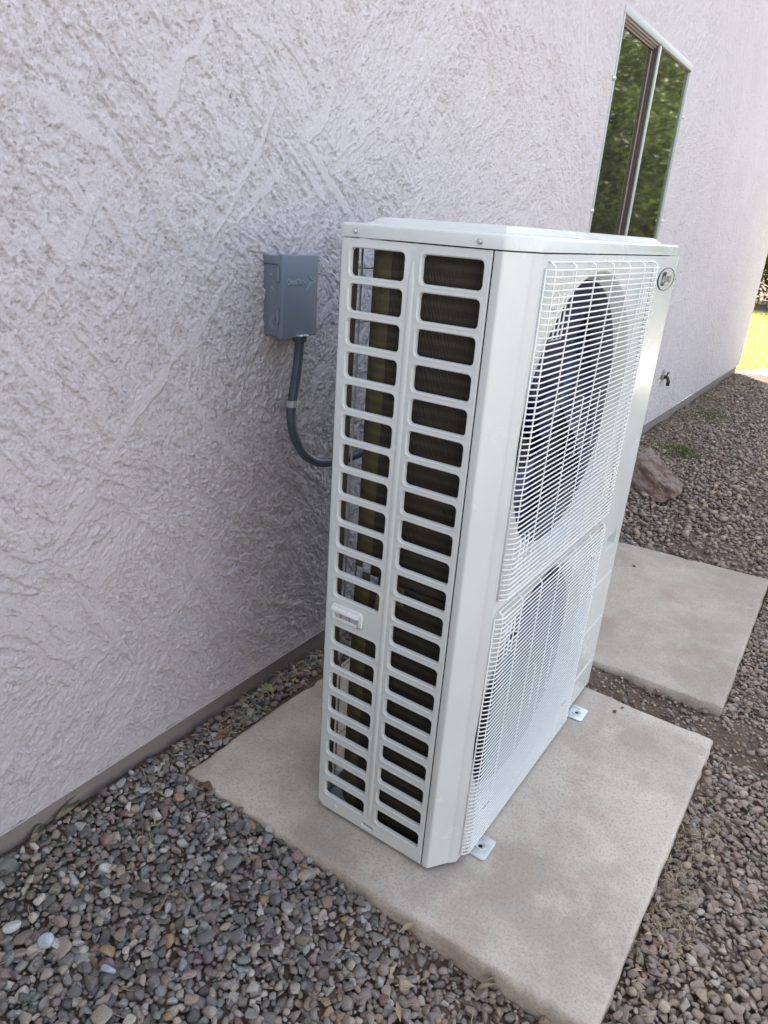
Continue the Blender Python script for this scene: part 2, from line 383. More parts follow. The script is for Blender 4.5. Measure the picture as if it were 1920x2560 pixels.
        y0 -= 0; paint((y0 + y1) / 2 + .004, (z0 + z1) / 2, math.atan2(z1 - z0, y1 - y0), math.hypot(y1 - y0, z1 - z0) / 2 * 1.2, wd * 1.35, 0, .0003, .15, 900 + k, True)
    h = h + (grit - .5) * .0012 + (fbm(Y * 2, Z * 2, 95, 2) - .5) * .004
    # smooth trowelled band just above the weep edge
    h = h * (1 - .6 * sstep(.13, .085, Z + (fbm(Y * 8, Z * 3, 7, 3) - .5) * .08))
    # smooth near the window plaster return
    dwin = np.maximum(np.maximum(WY0 - Y, Y - WY1), np.maximum(WZ0 - Z, Z - WZ1)); k = sstep(.0, .03, dwin); h = h * (.3 + .7 * k)
    X = WX + h
    Z = Z.copy(); Z[:, 0] += (fbm(Y[:, 0] * 30, Y[:, 0] * 7, 151, 4, .7) - .5) * .012; Z[:, 1] = np.maximum(Z[:, 1], Z[:, 0] + .0008)
    n, mm = X.shape
    V = np.stack([X, Y, Z], -1).reshape(-1, 3)
    i, j = np.meshgrid(np.arange(n - 1), np.arange(mm - 1), indexing='ij'); a = i * mm + j
    Fq = np.stack([a, a + mm, a + mm + 1, a + 1], -1).reshape(-1, 4)
    cy = (ys[:-1] + ys[1:])[:, None] / 2 + 0 * zs[None, :-1]; cz = 0 * ys[:-1, None] + (zs[:-1] + zs[1:])[None, :] / 2
    keep = ~((cy > WY0) & (cy < WY1) & (cz > WZ0) & (cz < WZ1))
    return np_mesh('stucco_wall', V, Fq[keep.ravel()])
link_mesh('stucco_wall', build_stucco(), M_stucco, house)
b = MB()   # rest of the house shell: weep edge, thickness behind the face, end wall, back and near part
b.box(WX - .012, WX - .0005, -6, -1.35, ZS, 3.65)
b.box(WX - .10, WX - .002, -1.35, WY0 - .03, ZS - .004, ZS + .0)
b.box(WX - .022, WX + .0015, -1.35, YE, ZS - .004, ZS - .0002)
b.box(-9, WX - .004, YE - .02, YE + .0, ZS, 3.65)
b.box(-9, WX - .02, -6, -5.98, ZS, 3.65)
b.box(-9.02, -9, -6, YE, 0, 3.05)
b.build('rear_wall', M_stucco, house)
b = MB(); b.box(WX - .30, WX - .018, -6, YE - .045, -.4, ZS + .02); b.build('foundation', M_found, house)
b = MB()
for s_ in (0,):
    b.add([(WX + .02, -6.4, 3.63), (WX + .02, YE + .5, 3.63), (-4.9, YE + .5, 5.3), (-4.9, -6.4, 5.3), (-9.5, -6.4, 3.63), (-9.5, YE + .5, 3.63),
           (WX + .02, -6.4, 3.77), (WX + .02, YE + .5, 3.77), (-4.9, YE + .5, 5.44), (-4.9, -6.4, 5.44), (-9.5, -6.4, 3.77), (-9.5, YE + .5, 3.77)],
          [(0, 1, 2, 3), (3, 2, 5, 4), (6, 9, 8, 7), (9, 10, 11, 8), (0, 6, 7, 1), (4, 5, 11, 10), (0, 3, 9, 6), (3, 4, 10, 9), (1, 7, 8, 2), (2, 8, 11, 5)])
b.build('roof', M_roof, house)
# window
win = MB()
T_ = .034
x0, x1 = WX - .032, WX + .006
win.bbox(x0, x1, WY0 + .001, WY1 - .001, WZ1 - T_, WZ1 - .001, .003)
win.bbox(x0, x1, WY0 + .001, WY0 + .014, WZ0, WZ1 - T_ - .001, .003)
win.bbox(x0, x1 - .002, WY1 - .013, WY1 - .001, WZ0, WZ1 - T_ - .001, .003)
win.bbox(x0, x1 + .01, WY0 + .001, WY1 - .001, WZ0 - .02, WZ0, .003)
YM = 2.970
win.bbox(x0, x1 - .003, YM - .008, YM + .014, WZ0, WZ1 - T_ - .001, .003)
window = win.build('window', M_trim, house)
b = MB()
for k, (xo, wd) in enumerate(((-.004, .006), (-.012, .006), (-.020, .006))):
    b.box(WX + xo - .0055, WX + xo, YM - .016 - .008 * k - wd, YM - .009 - .008 * k, WZ0 + .002, WZ1 - T_ - .002)
b.build('track', M_trimdark, window)
b = MB()
for k, xo in enumerate((-.004, -.012, -.020)):
    b.box(WX + xo - .0055, WX + xo, WY0 + .015, YM - .030, WZ1 - T_ - .009 - .008 * k, WZ1 - T_ - .0015)
b.box(WX - .027, WX - .0245, YM - .050, YM - .032, WZ0 + .002, WZ1 - T_ - .03)
b.build('sash_frame', M_trimmid, window)
b = MB(); b.box(WX - .0305, WX - .028, WY0 + .014, YM - .030, WZ0, WZ1 - T_ - .02); b.build('pane', M_glass, window)
b = MB(); b.box(WX - .013, WX - .010, YM + .014, WY1 - .013, WZ0, WZ1 - T_ - .001); b.build('pane', M_glass, window)
b = MB()
b.box(-3.2, -3.18, 1.2, 4.6, 0, 3); b.box(-3.2, WX - .07, 1.2, 1.22, 0, 3); b.box(-3.2, WX - .07, 4.58, 4.6, 0, 3); b.box(-3.2, WX - .07, 1.2, 4.6, 2.6, 2.62); b.box(-3.2, WX - .07, 1.2, 4.6, .3, .32)
b.box(-2.6, -2.0, 2.0, 3.0, .32, 1.25)
b.build('room', M_room, house)
for yy, zz in ((WY0 + .004, 1.957), (WY0 + .004, 1.43), (WY1 + .012, 1.975), (WY1 + .012, 1.436)):
    b = MB(); b.bbox(WX - .001, WX + .010, yy - .022, yy + .006, zz - .007, zz + .007, .002); b.lathe([(.0, .004), (.004, .0035), (.005, .001), (.005, 0)], (WX + .010, yy - .012, zz), (1, 0, 0), 10)
    b.build('screen_clip', M_zinc, window)

# ================================================================== GROUND AND SLABS
def gz(x, y):
    return .020 * np.exp(-((np.asarray(x) + .71) / .07) ** 2) * np.clip((1.2 - np.asarray(y)), 0, 1) - .012 - .056 * np.clip((x + .7) / .95, 0, 1) + (vnoise(np.asarray(x) * 3.0 + 50, np.asarray(y) * 3.0 + 50, 3) - .5) * .016 + .026 * np.exp(-((np.asarray(y) - 1.01) / .16) ** 2) * np.clip((np.asarray(x) + .5) / .5, 0, 1) * np.clip((.9 - np.asarray(x)) / .4, 0, 1)
def grid_sheet(name, xs, ys, fz, mat, kind='structure'):
    X, Y = np.meshgrid(xs, ys, indexing='ij'); Z = fz(X, Y); n, mm = X.shape
    i, j = np.meshgrid(np.arange(n - 1), np.arange(mm - 1), indexing='ij'); a = i * mm + j
    o = link_mesh(name, np_mesh(name, np.stack([X, Y, Z], -1).reshape(-1, 3), np.stack([a, a + mm, a + mm + 1, a + 1], -1).reshape(-1, 4)), mat)
    return tag(o, kind=kind)
xs = np.concatenate([[-150, -40, -12, -4], np.arange(-1.2, 1.8, .02), [2, 3, 5, 9, 20, 60, 150]])
ys = np.concatenate([[-150, -40, -12, -4], np.arange(-1.6, 8.3, .03), [9, 11, 15, 25, 60, 150]])
def gsoil(X, Y):
    inn = (X > -1.3) & (X < 1.9) & (Y > -1.7) & (Y < 8.4)
    return np.where(inn, gz(X, Y) - .007 + (fbm(X * 22 + 100, Y * 22 + 100, 33, 4) - .5) * .02, -.10)
grid_sheet('ground', xs, ys, gsoil, M_soil)
def lawn_edge(x): return 8.42 + (np.asarray(x) + .78) * 1.6
b = MB(); pts = [(-14, 8.35), (-.9, 8.36), (-.75, 8.46), (-.5, 9.1), (.2, 10.2), (1.6, 11.2), (12, 12.5), (12, 18.4), (-14, 18.4)]
b.add([(x, y, -.062) for x, y in pts], [tuple(range(len(pts)))]); tag(b.build('lawn_ground', M_lawn), kind='structure')
b = MB(); pts = [(-30, 18.3), (30, 18.3), (30, 60), (-30, 60)]
b.add([(x, y, -.055) for x, y in pts], [tuple(range(4))]); tag(b.build('planting_bed', M_soil), kind='structure')

def slab(name, x0, x1, y0, y1, z0, z1, seed, mat, label, quad):
    n = 150; u = np.linspace(0, 1, n); 
    X, Y = np.meshgrid(x0 + (x1 - x0) * u, y0 + (y1 - y0) * u, indexing='ij')
    Z = z1 + (fbm(X * 6, Y * 6, seed, 4) - .5) * .003
    d = np.minimum(np.minimum(X - x0, x1 - X), np.minimum(Y - y0, y1 - Y))
    chip = fbm(X * 11 + 5, Y * 11, seed + 3, 4); rad = .003 + .012 * sstep(.52, .75, chip)
    Z = Z - np.where(d < rad, (rad - d) ** 2 / rad * .8, 0)
    top = np.stack([X, Y, Z], -1).reshape(-1, 3)
    i, j = np.meshgrid(np.arange(n - 1), np.arange(n - 1), indexing='ij'); a = i * n + j
    F = [np.stack([a, a + n, a + n + 1, a + 1], -1).reshape(-1, 4)]
    per = np.concatenate([np.arange(n) * n, (n - 1) * n + np.arange(1, n), np.arange(n - 2, -1, -1) * n + n - 1, np.arange(n - 2, 0, -1)])
    V = [top]; prev = per; base = len(top); cx, cy = (x0 + x1) / 2, (y0 + y1) / 2
    for k, zz in enumerate((z1 - .022, z1 - .045, z1 - .07, z0)):
        P_ = top[per].copy(); jx = (fbm(P_[:, 0] * 25 + k * 5, P_[:, 1] * 25, seed + 9, 3) - .5) * .014
        P_[:, 0] += np.sign(P_[:, 0] - cx) * np.where(abs(abs(P_[:, 0] - cx) - (x1 - x0) / 2) < 1e-4, jx, 0); P_[:, 1] += np.sign(P_[:, 1] - cy) * np.where(abs(abs(P_[:, 1] - cy) - (y1 - y0) / 2) < 1e-4, jx, 0)
        P_[:, 2] = zz; V.append(P_); cur = base + np.arange(len(per)); base += len(per)
        F.append(np.stack([prev, np.roll(prev, -1), np.roll(cur, -1), cur], -1)[:, ::-1]); prev = cur
    V = np.concatenate(V); u_ = (V[:, 0] - x0) / (x1 - x0); v_ = (V[:, 1] - y0) / (y1 - y0)
    for k in (0, 1): V[:, k] = quad[0][k] * (1 - u_) * (1 - v_) + quad[1][k] * u_ * (1 - v_) + quad[2][k] * u_ * v_ + quad[3][k] * (1 - u_) * v_
    me = np_mesh(name, V, np.concatenate(F))
    return tag(link_mesh(name, me, mat), label, 'concrete slab')
slab1 = slab('concrete_pad', -.642, .446, -.106, .940, -.15, -.012, 200, M_slab, 'stained square concrete pad under the outdoor unit', ((-.631, -.125), (.440, -.104), (.443, .918), (-.62, .918)))
slab2 = slab('concrete_pad', -.62, .428, 1.112, 2.245, -.15, -.020, 300, M_slab2, 'empty square concrete pad beyond the outdoor unit', ((-.60, 1.06), (.435, 1.110), (.418, 2.250), (-.60, 2.150)))

# ------------------------------------------------------------------ gravel
def ico(sub):
    bm = bmesh.new(); bmesh.ops.create_icosphere(bm, subdivisions=sub, radius=1); bm.verts.index_update()
    V = np.array([v.co[:] for v in bm.verts]); F = np.array([[v.index for v in f.verts] for f in bm.faces]); bm.free(); return V, F
def pebble_protos(sub, n, seed):
    V, F = ico(sub); r = np.random.default_rng(seed); o = []
    for k in range(n):
        P = V.copy(); pw = r.uniform(1.0, 1.5)
        P = np.sign(P) * np.abs(P) ** (1 / pw * r.uniform(.7, 1.05))
        P = P / np.linalg.norm(P, axis=1, keepdims=True) * (np.linalg.norm(P, axis=1, keepdims=True) ** .6)
        for q_ in range(6):
            d = r.normal(size=3); d /= np.linalg.norm(d); t = V @ d
            if q_ < 5: P = P - np.outer(np.clip(P @ d - r.uniform(.35, .75), 0, 9) * r.uniform(.6, 1.0), d)
            else: P *= (1 + .10 * np.sin(t * 3 + r.uniform(0, 6)))[:, None]
        P *= np.array([1, r.uniform(.6, .95), r.uniform(.38, .68)])
        o.append(P)
    return o, F
PAL = np.array([(.064, .064, .064), (.092, .088, .084), (.118, .114, .106), (.105, .090, .076), (.150, .128, .105), (.122, .088, .076), (.20, .175, .148), (.105, .088, .088), (.175, .175, .168), (.085, .093, .082)])
PW = np.array([.09, .15, .18, .12, .13, .09, .10, .05, .09, .03]); PW = PW / PW.sum()
def in_slab(x, y, mgn):
    return ((-.632 - mgn < x < .442 + mgn) and (-.125 + (x + .631) * .02 - mgn < y < .918 + mgn)) or ((-.60 - mgn < x < .428 + mgn) and (1.060 + (x + .6) * .05 - mgn < y < 2.15 + (x + .6) * .095 + mgn))
def dirt(x, y):  # how bare the ground is
    d = 0.0
    if -.3 < x < 1.3 and .90 < y < 1.14: d = max(d, .985 - max(0, x - .75) * 1.0)
    if x > .42: d = max(d, .80 * math.exp(-((y - 1.15) / .35) ** 2))
    if x > .30: d = max(d, .62 * (1 - abs(y - 1.1) / 1.7))
    if .0 < x < .5 and -.19 < y < -.1: d = max(d, .75)
    if y > 2.2: d = max(d, .25 + .35 * (math.sin(x * 5 + y * 1.7) * math.sin(y * 2.3 - x * 3) > .2))
    if x < -.55 and y > 2.2: d = max(d, .7)
    return d
def scatter(x0, x1, y0, y1, radii, cell, over, seed, test):
    r = random.Random(seed); grid = {}; out = []
    for rad_lo, rad_hi, tries in radii:
        for t in range(tries):
            x = r.uniform(x0, x1); y = r.uniform(y0, y1); rd = r.uniform(rad_lo, rad_hi)
            if not test(x, y, rd, r): continue
            gx, gy = int(x / cell), int(y / cell); ok = True
            for i in (gx - 1, gx, gx + 1):
                for j in (gy - 1, gy, gy + 1):
                    for (a, b_, c_) in grid.get((i, j), ()):
                        if (a - x) ** 2 + (b_ - y) ** 2 < ((c_ + rd) * over) ** 2: ok = False; break
                    if not ok: break
                if not ok: break
            if ok: grid.setdefault((gx, gy), []).append((x, y, rd)); out.append((x, y, rd))
    return out
def inview(x, y, mg=.35):
    p = Vector((x, y, -.05)) - CAMP
    M3 = cam.matrix_world.to_3x3(); d = -(p @ M3.col[2]); 
    if d < .2: return False
    u = (p @ M3.col[0]) / d; v_ = (p @ M3.col[1]) / d; k = mg / d
    return abs(u) < .5417 + k and abs(v_) < .7222 + k
M3 = cam.matrix_world.to_3x3()
def tst(x, y, rd, r):
    if y > 7.98 - (x + .71) * .8 or x < WX - .0 + rd * .6 or in_slab(x, y, rd * .25) or not inview(x, y): return False
    if x > 0.9 and r.random() < .0: return False
    q_ = dirt(x, y); return r.random() > q_ * (1.0 if rd > .006 else (.3 if q_ < .85 else .8))
def tst_top(x, y, rd, r): return tst(x, y, rd, r) and r.random() < .6
near1 = scatter(-.72, 1.35, -1.05, 2.3, [(.014, .017, 500), (.0105, .013, 6000), (.0078, .0105, 36000), (.0055, .0078, 70000), (.003, .0055, 90000)], .037, .71, 1, tst)
near2 = scatter(-.72, 1.35, -1.05, 2.3, [(.011, .015, 700), (.008, .011, 6000), (.0055, .008, 9000)], .045, .95, 2, tst_top)
far1 = scatter(-.72, 1.6, 2.3, 8.25, [(.014, .021, 3000), (.010, .014, 26000), (.007, .010, 44000)], .05, .78, 3, tst)
far2 = scatter(-.72, 1.6, 2.3, 8.25, [(.014, .022, 3000), (.009, .014, 9000)], .05, .95, 4, tst_top)
def build_pebbles(lists):
    r = np.random.default_rng(77); Vs = []; Fs = []; Cs = []; off = 0
    cache = {s_: pebble_protos(s_, 26, 10 + s_) for s_ in (1, 2, 3)}
    for lst, lift, near in lists:
        for (x, y, rd) in lst:
            if y > 7.98 - (x + .71) * .8 and False: continue
            dcam = math.hypot(x - .52, y + 1.06)
            sub = 3 if (near and rd > .009 and dcam < 1.6) else (2 if near and dcam < 3 else 1)
            pr, F = cache[sub]; P = pr[r.integers(len(pr))]
            a = r.uniform(0, 2 * math.pi); tx, ty = r.normal(0, .28, 2) * (1 if lift == 0 else .7)
            if r.random() < .08: tx += 1.1
            ca, sa = math.cos(a), math.sin(a); cx, sx = math.cos(tx), math.sin(tx); cy_, sy = math.cos(ty), math.sin(ty)
            Rm = np.array([[1, 0, 0], [0, cx, -sx], [0, sx, cx]]) @ np.array([[cy_, 0, sy], [0, 1, 0], [-sy, 0, cy_]])
            Rm = np.array([[ca, -sa, 0], [sa, ca, 0], [0, 0, 1]]) @ Rm
            Q = (P * rd * r.uniform(1.15, 1.5)) @ Rm.T
            z = float(gz(x, y)) + lift * (.006 + rd * .45) + r.normal(0, .0022) - (.004 if dirt(x, y) > .3 else 0)
            Vs.append(Q + np.array([x, y, z])); Fs.append(F + off); off += len(P)
            c = PAL[r.choice(len(PAL), p=PW)] * r.uniform(.9, 2.15) * r.uniform(.96, 1.04, 3)
            if r.random() < .035: c = np.array([.36, .34, .31]) * r.uniform(.8, 1.3)
            if r.random() < .02: c = np.array([.28, .20, .12])
            wgt = np.clip((x + .20) / .6, 0, 1) * .8 + (.75 if y > 2.3 else .0)   # dustier stones further from the house wall
            wgt = min(1.1, wgt); c = c * (1 - .6 * wgt) + np.array([.265, .19, .135]) * .6 * wgt * r.uniform(.6, 1.5)
            Cs.append(np.tile(c, (len(P), 1)))
    V = np.concatenate(Vs); F = np.concatenate(Fs); Cc = np.concatenate(Cs)
    me = np_mesh('gravel', V, F)
    at = me.color_attributes.new('Col', 'FLOAT_COLOR', 'POINT'); at.data.foreach_set('color', np.concatenate([Cc, np.ones((len(Cc), 1))], 1).astype(np.float32).ravel())
    return me
gr = link_mesh('gravel', build_pebbles([(near1, 0, True), (near2, 1, True), (far1, 0, False), (far2, 1, False)]), M_peb)
tag(gr, 'rounded grey and brown river pebbles covering the ground around both pads', 'gravel', kind='stuff')

def single_pebble(x, y, rd, col, idx, label, sq=(1, .7, .55), rot=0., name='pebble', z=None):
    pr, F = pebble_protos(3, idx + 1, 900 + idx); P = pr[idx]; P = P / np.abs(P).max(0) * np.array(sq) * rd
    ca, sa = math.cos(rot), math.sin(rot); P = P @ np.array([[ca, -sa, 0], [sa, ca, 0], [0, 0, 1]]).T
    me = np_mesh(name, P, F); at = me.color_attributes.new('Col', 'FLOAT_COLOR', 'POINT'); at.data.foreach_set('color', np.tile(np.array([*col, 1], np.float32), len(P)))
    o = link_mesh(name, me, M_peb); o.location = (x, y, (float(gz(x, y)) + .016) if z is None else z); return tag(o, label, 'pebble')
def unproj(px, py, z):
    d = Vector(((px - 960) / 1772.43, -(py - 1280) / 1772.43, -1)); d = M3 @ d; t = (z - CAMP.z) / d.z; return CAMP + d * t
for px, py, rd, col, sq, rot, lab, idx in (
    (123, 2365, .021, (.42, .46, .52), (.95, .68, .5), 1.1, 'smooth pale blue-grey oval pebble, the larger of two pale ones at lower left', 0),
    (34, 2338, .019, (.46, .46, .44), (.9, .62, .5), 1.2, 'whitish oval pebble beside the pale blue one near the left edge', 1),
    (390, 2065, .018, (.40, .40, .39), (.9, .8, .6), .5, 'white speckled rough pebble between wall and pad corner', 2),
    (272, 2430, .016, (.34, .38, .45), (1, .5, .45), .6, 'small elongated light blue pebble at bottom left', 3),
    (272, 2385, .018, (.28, .205, .115), (.9, .75, .6), .2, 'mustard tan pebble at bottom left', 4),
    (674, 2085, .013, (.40, .38, .35), (.9, .8, .6), .2, 'round pale grey pebble against the near edge of the pad', 5)):
    p = unproj(px, py, -.03); single_pebble(p.x, p.y, rd, col, idx, lab, sq, rot)
for px, py, rd, lab, idx in ((1537, 1780, .007, 'larger of two small dark stones lying on the pad beyond the foot', 6), (1556, 1770, .005, 'smaller of two small dark stones lying on the pad beyond the foot', 7), (1586, 1412, .007, 'single small dark stone lying on the far pad', 8)):
    p = unproj(px, py, -.01); single_pebble(p.x, p.y, rd, (.09, .075, .06), idx, lab, (1, .8, .6), .4, z=-.008 if idx < 8 else -.016)

# boulder beyond the unit
def boulder():
    V, F = ico(5); r = np.random.default_rng(8); P = V.copy()
    for k in range(13):
        d = r.normal(size=3); d[2] = abs(d[2]) * .8 if k < 8 else d[2]; d /= np.linalg.norm(d); o_ = r.uniform(.36, .62); t = P @ d
        P -= np.outer(np.clip(t - o_, 0, None), d) * .99
    P *= np.array([.26, .54, .20]); n3 = fbm(P[:, 0] * 22 + P[:, 2] * 11 + 60, P[:, 1] * 22 + P[:, 2] * 17 + 60, 5, 5, .6) - .5
    P *= (1 + n3 * .16)[:, None]; P[:, 2] = np.minimum(P[:, 2], .095 + .25 * P[:, 0] + n3 * .02)
    me = np_mesh('boulder', P, F); o = link_mesh('boulder', me, M_rock); o.location = (-.43, 3.28, .015); o.rotation_euler = (.12, .22, .25)
    return tag(o, 'jagged reddish brown boulder on the gravel beyond the far pad', 'rock')
boulder()

# litter: straw, twigs and dry leaf bits nobody could count
def litter():
    b = MB(); r = random.Random(9)
    def put(x, y, n_, ln, cls):
        for k in range(n_):
            xx = x + r.gauss(0, .03); yy = y + r.gauss(0, .05)
            if in_slab(xx, yy, -.004) or xx < WX + .005: continue
            z = float(gz(xx, yy)) + r.uniform(.006, .022); a = r.uniform(0, 6.28); l = ln * r.uniform(.4, 1.3); tl = r.uniform(-.25, .35)
            p = Vector((xx, yy, z)); d = Vector((math.cos(a), math.sin(a), tl)) * l; bend = Vector((r.uniform(-1, 1), r.uniform(-1, 1), r.uniform(0, .5))) * l * .2
            if cls == 0: b.tube([p, p + d * .5 + bend, p + d], r.uniform(.0005, .0011), 4, True)
            else:
                s_ = d.cross(Vector((r.uniform(-.4, .4), r.uniform(-.4, .4), 1))).normalized() * l * r.uniform(.06, .18)
                c_ = p + d * .5 + Vector((0, 0, l * .15)); b.add([p, c_ - s_, p + d, c_ + s_, c_ - Vector((0, 0, l * .08))], [(0, 1, 4), (1, 2, 4), (2, 3, 4), (3, 0, 4)], True)
    for k in range(60): put(-.69 + abs(r.gauss(0, .02)), r.uniform(-.1, .95), 6, .03, r.choice((0, 1)))
    for k in range(60): put(.465 + abs(r.gauss(0, .03)), r.choice((r.uniform(.20, .34), r.uniform(.42, .60), r.uniform(.05, .8))), 7, .02, r.choice((0, 0, 0, 1)))
    for k in range(34): put(r.uniform(-.65, .3), r.uniform(-.9, -.15), 2, .035, r.choice((0, 0, 0, 1)))
    for k in range(90): put(r.uniform(.45, 1.0), r.uniform(.0, 2.4), 2, .02, r.choice((0, 0, 1)))
    for k in range(700): put(-.68 + abs(r.gauss(0, .15)), r.uniform(2.6, 7.9), 5, .03, r.choice((0, 1, 1)))
    for k in range(420): put(r.uniform(-.65, 1.0), r.uniform(2.3, 7.0), 3, .024, r.choice((0, 1, 1)))
    return b.build('leaf_litter', M_litter)
tag(litter(), 'dry straw, leaf scraps and stems strewn over the gravel', 'leaf litter', kind='stuff')
def leaf(name, x, y, z, ln, wd, rot, curl, mat, label, tip=0):
    b = MB(); n = 12; k = 6
    for i in range(n + 1):
        t = i / n; w_ = wd * math.sin(math.pi * min(1, t * .96 + .02)) ** .7
        for j in range(k + 1):
            s_ = (j / k - .5) * 2; a = s_ * curl; yy = math.sin(a) / max(curl, .01) * w_; zz = (1 - math.cos(a)) / max(curl, .01) * w_ + .006 * math.sin(7 * t + 3 * s_) + .012 * math.sin(3 * t)
            b.v.append((t * ln - ln / 2, yy, zz))
    for i in range(n):
        for j in range(k): q_ = i * (k + 1) + j; b.f.append((q_, q_ + 1, q_ + k + 2, q_ + k + 1)); b.sm.append(True)
    o = b.build(name, mat); o.location = (x, y, z); o.rotation_euler = (tip, .15, rot)
    md = o.modifiers.new('s', 'SOLIDIFY'); md.thickness = .0006
    return tag(o, label, 'leaf')
p = unproj(160, 2025, .0); leaf('dry_leaf', p.x + .01, p.y, .014, .095, .013, 2.05, 1.3, M_leafgrey, 'large curled dry leaf leaning on the wall base at lower left', .9)
p = unproj(80, 2085, .0); leaf('dry_leaf', p.x + .02, p.y, .004, .070, .012, 2.1, .9, M_leafgrey, 'dark brown dry leaf at the wall base, nearer than the large curled one', .3)
p = unproj(668, 1740, -.01); leaf('dry_leaf', p.x, p.y, .008, .040, .014, .5, .8, simple('green_leaf', (.30, .32, .10), .6, var=.2), 'yellow-green leaf in the litter between wall and pad', .3)
p = unproj(552, 1852, -.01); leaf('dry_leaf', p.x, p.y, .002, .042, .010, 1.3, .5, M_leafbrown, 'orange-brown pointed leaf between wall and pad edge', .4)
p = unproj(1215, 2468, -.06); leaf('dry_leaf', p.x, p.y, -.052, .045, .007, 1.1, 1.0, M_leafdry, 'narrow golden dry leaf against the near edge of the pad', .4)
p = unproj(515, 1980, -.02); leaf('dry_leaf', p.x, p.y, -.006, .04, .011, .2, .9, M_leafbrown, 'crumpled brown leaf just off the pad corner', .2)
def twig(pts, r_, label, curl=None):
    b = MB(); b.tube(pts, r_, 6, True); return tag(b.build('twig', M_twig), label, 'twig')
def tw(pp, z, r_, label):
    P_ = []
    for (px, py) in pp: q_ = unproj(px, py, z); P_.append(q_ + Vector((0, 0, random.uniform(0, .005))))
    twig(P_, r_, label)
tw([(338, 1985), (350, 2025), (357, 2080), (356, 2135)], -.004, .0011, 'thin dark upright twig lying on pebbles left of the pad')
tw([(400, 2275), (418, 2240), (455, 2228), (470, 2252)], -.012, .0022, 'arched pale bark strip on the pebbles below the pad corner')
tw([(178, 2148), (220, 2146), (262, 2152)], -.01, .0009, 'thin straight twig on pebbles near the left edge')
tw([(395, 2190), (420, 2170), (382, 2183)], -.01, .0018, 'short tan stem on pebbles below the pad corner')
tw([(1095, 2490), (1140, 2500), (1200, 2520), (1215, 2545)], -.055, .0009, 'thin bent stem on the pebbles at the bottom edge')

# ================================================================== OUTDOOR UNIT
D = -.301; H = 1.289; XF = .060; W_ = .933
unit = empty('outdoor_air_conditioner', (-.12, .46, -.012), 'tall pale grey two-fan outdoor heat pump standing on the concrete pad', 'air conditioner')
TOPS = [1.273, 1.213, 1.153, 1.092, 1.032, .973, .915, .857, .798, .741, .682, .624, .566, .507, .447, .387, .326, .265, .202, .141, .080]
def hh(z): return .0405 + .0055 * z / 1.27
def cell(b, rect, hole, r, lip=True, y0=0., depth=.009):
    """rect, hole = (x0,x1,z0,z1) on the y=0 plane facing -y; rolled lip round the hole"""
    n = 5
    def loop(e, rr): return rrect(hole[0] - e, hole[1] + e, hole[2] - e, hole[3] + e, rr + e, n)
    rings = []
    base = loop(.0052, r); rc = []
    cs = ((rect[1], rect[3]), (rect[0], rect[3]), (rect[0], rect[2]), (rect[1], rect[2]))
    for q_ in range(4):
        cx, cz = cs[q_]
        for k in range(n):
            px, pz = base[q_ * n + k]
            first = (q_ % 2 == 0)   # at corner 0 the loop starts on the +x side
            if k == 2: rc.append((cx, cz)); continue
            side_x = (k < 2) == first
            rc.append((cx, pz) if side_x else (px, cz))
    seq = [(rc, 0.0), (base, 0.0)] + [(loop(e, r), y) for e, y in ((.0036, -.0006), (.0020, -.0003), (.0008, .0012), (0, .0035), (0, depth))]
    V = []; N = 4 * n
    for lp, y in seq: V += [(x, y0 + y, z) for x, z in lp]
    Fc = [(i * N + k, (i + 1) * N + k, (i + 1) * N + (k + 1) % N, i * N + (k + 1) % N) for i in range(len(seq) - 1) for k in range(N)]
    b.add(V, Fc, True)
b = MB(); XL, XM, XR = -.2925, -.1465, -.0035
bounds = [H]
for i in range(20): bounds.append((TOPS[i] - hh(TOPS[i]) + TOPS[i + 1]) / 2)
bounds.append(.0305)
for i, zt in enumerate(TOPS):
    zb = zt - hh(zt)
    cell(b, (XM, XR, bounds[i + 1], bounds[i]), (-.1285, -.0145, zb, zt), .008)
    if i != 12: cell(b, (XL, XM, bounds[i + 1], bounds[i]), (-.2765, -.1635, zb, zt), .008)
    else: b.add([(XL, 0, bounds[i + 1]), (XM, 0, bounds[i + 1]), (XM, 0, bounds[i]), (XL, 0, bounds[i])], [(0, 1, 2, 3)])
# bottom strip with drain slot, clipped lower-left corner
b.add([(XL, 0, .014), (XL + .010, 0, .0), (-.175, 0, 0), (-.175, 0, .0305), (XL, 0, .0305)], [(0, 1, 2, 3, 4)])
cell(b, (-.175, -.120, 0, .0305), (-.163, -.133, .010, .019), .003, depth=.006)
b.add([(-.120, 0, 0), (XR, 0, 0), (XR, 0, .0305), (-.120, 0, .0305)], [(0, 1, 2, 3)])
# right hand fold
for z0, z1 in ((0, H),):
    pf = [(XR, 0), (XR + .0012, .0004), (XR + .0018, .0018), (XR + .0018, .016)]
    b.prism(pf, z0, z1, True, False, False)
pf = [(XL + (-.0085) * math.sin(R(a)), .0085 * (1 - math.cos(R(a)))) for a in range(0, 91, 15)] + [(D, .03), (D, .057), (D + .001, .0575), (D + .0012, .03)]
b.prism(pf, .013, H, True, False, False)
b.build('side_panel', M_coat, unit)
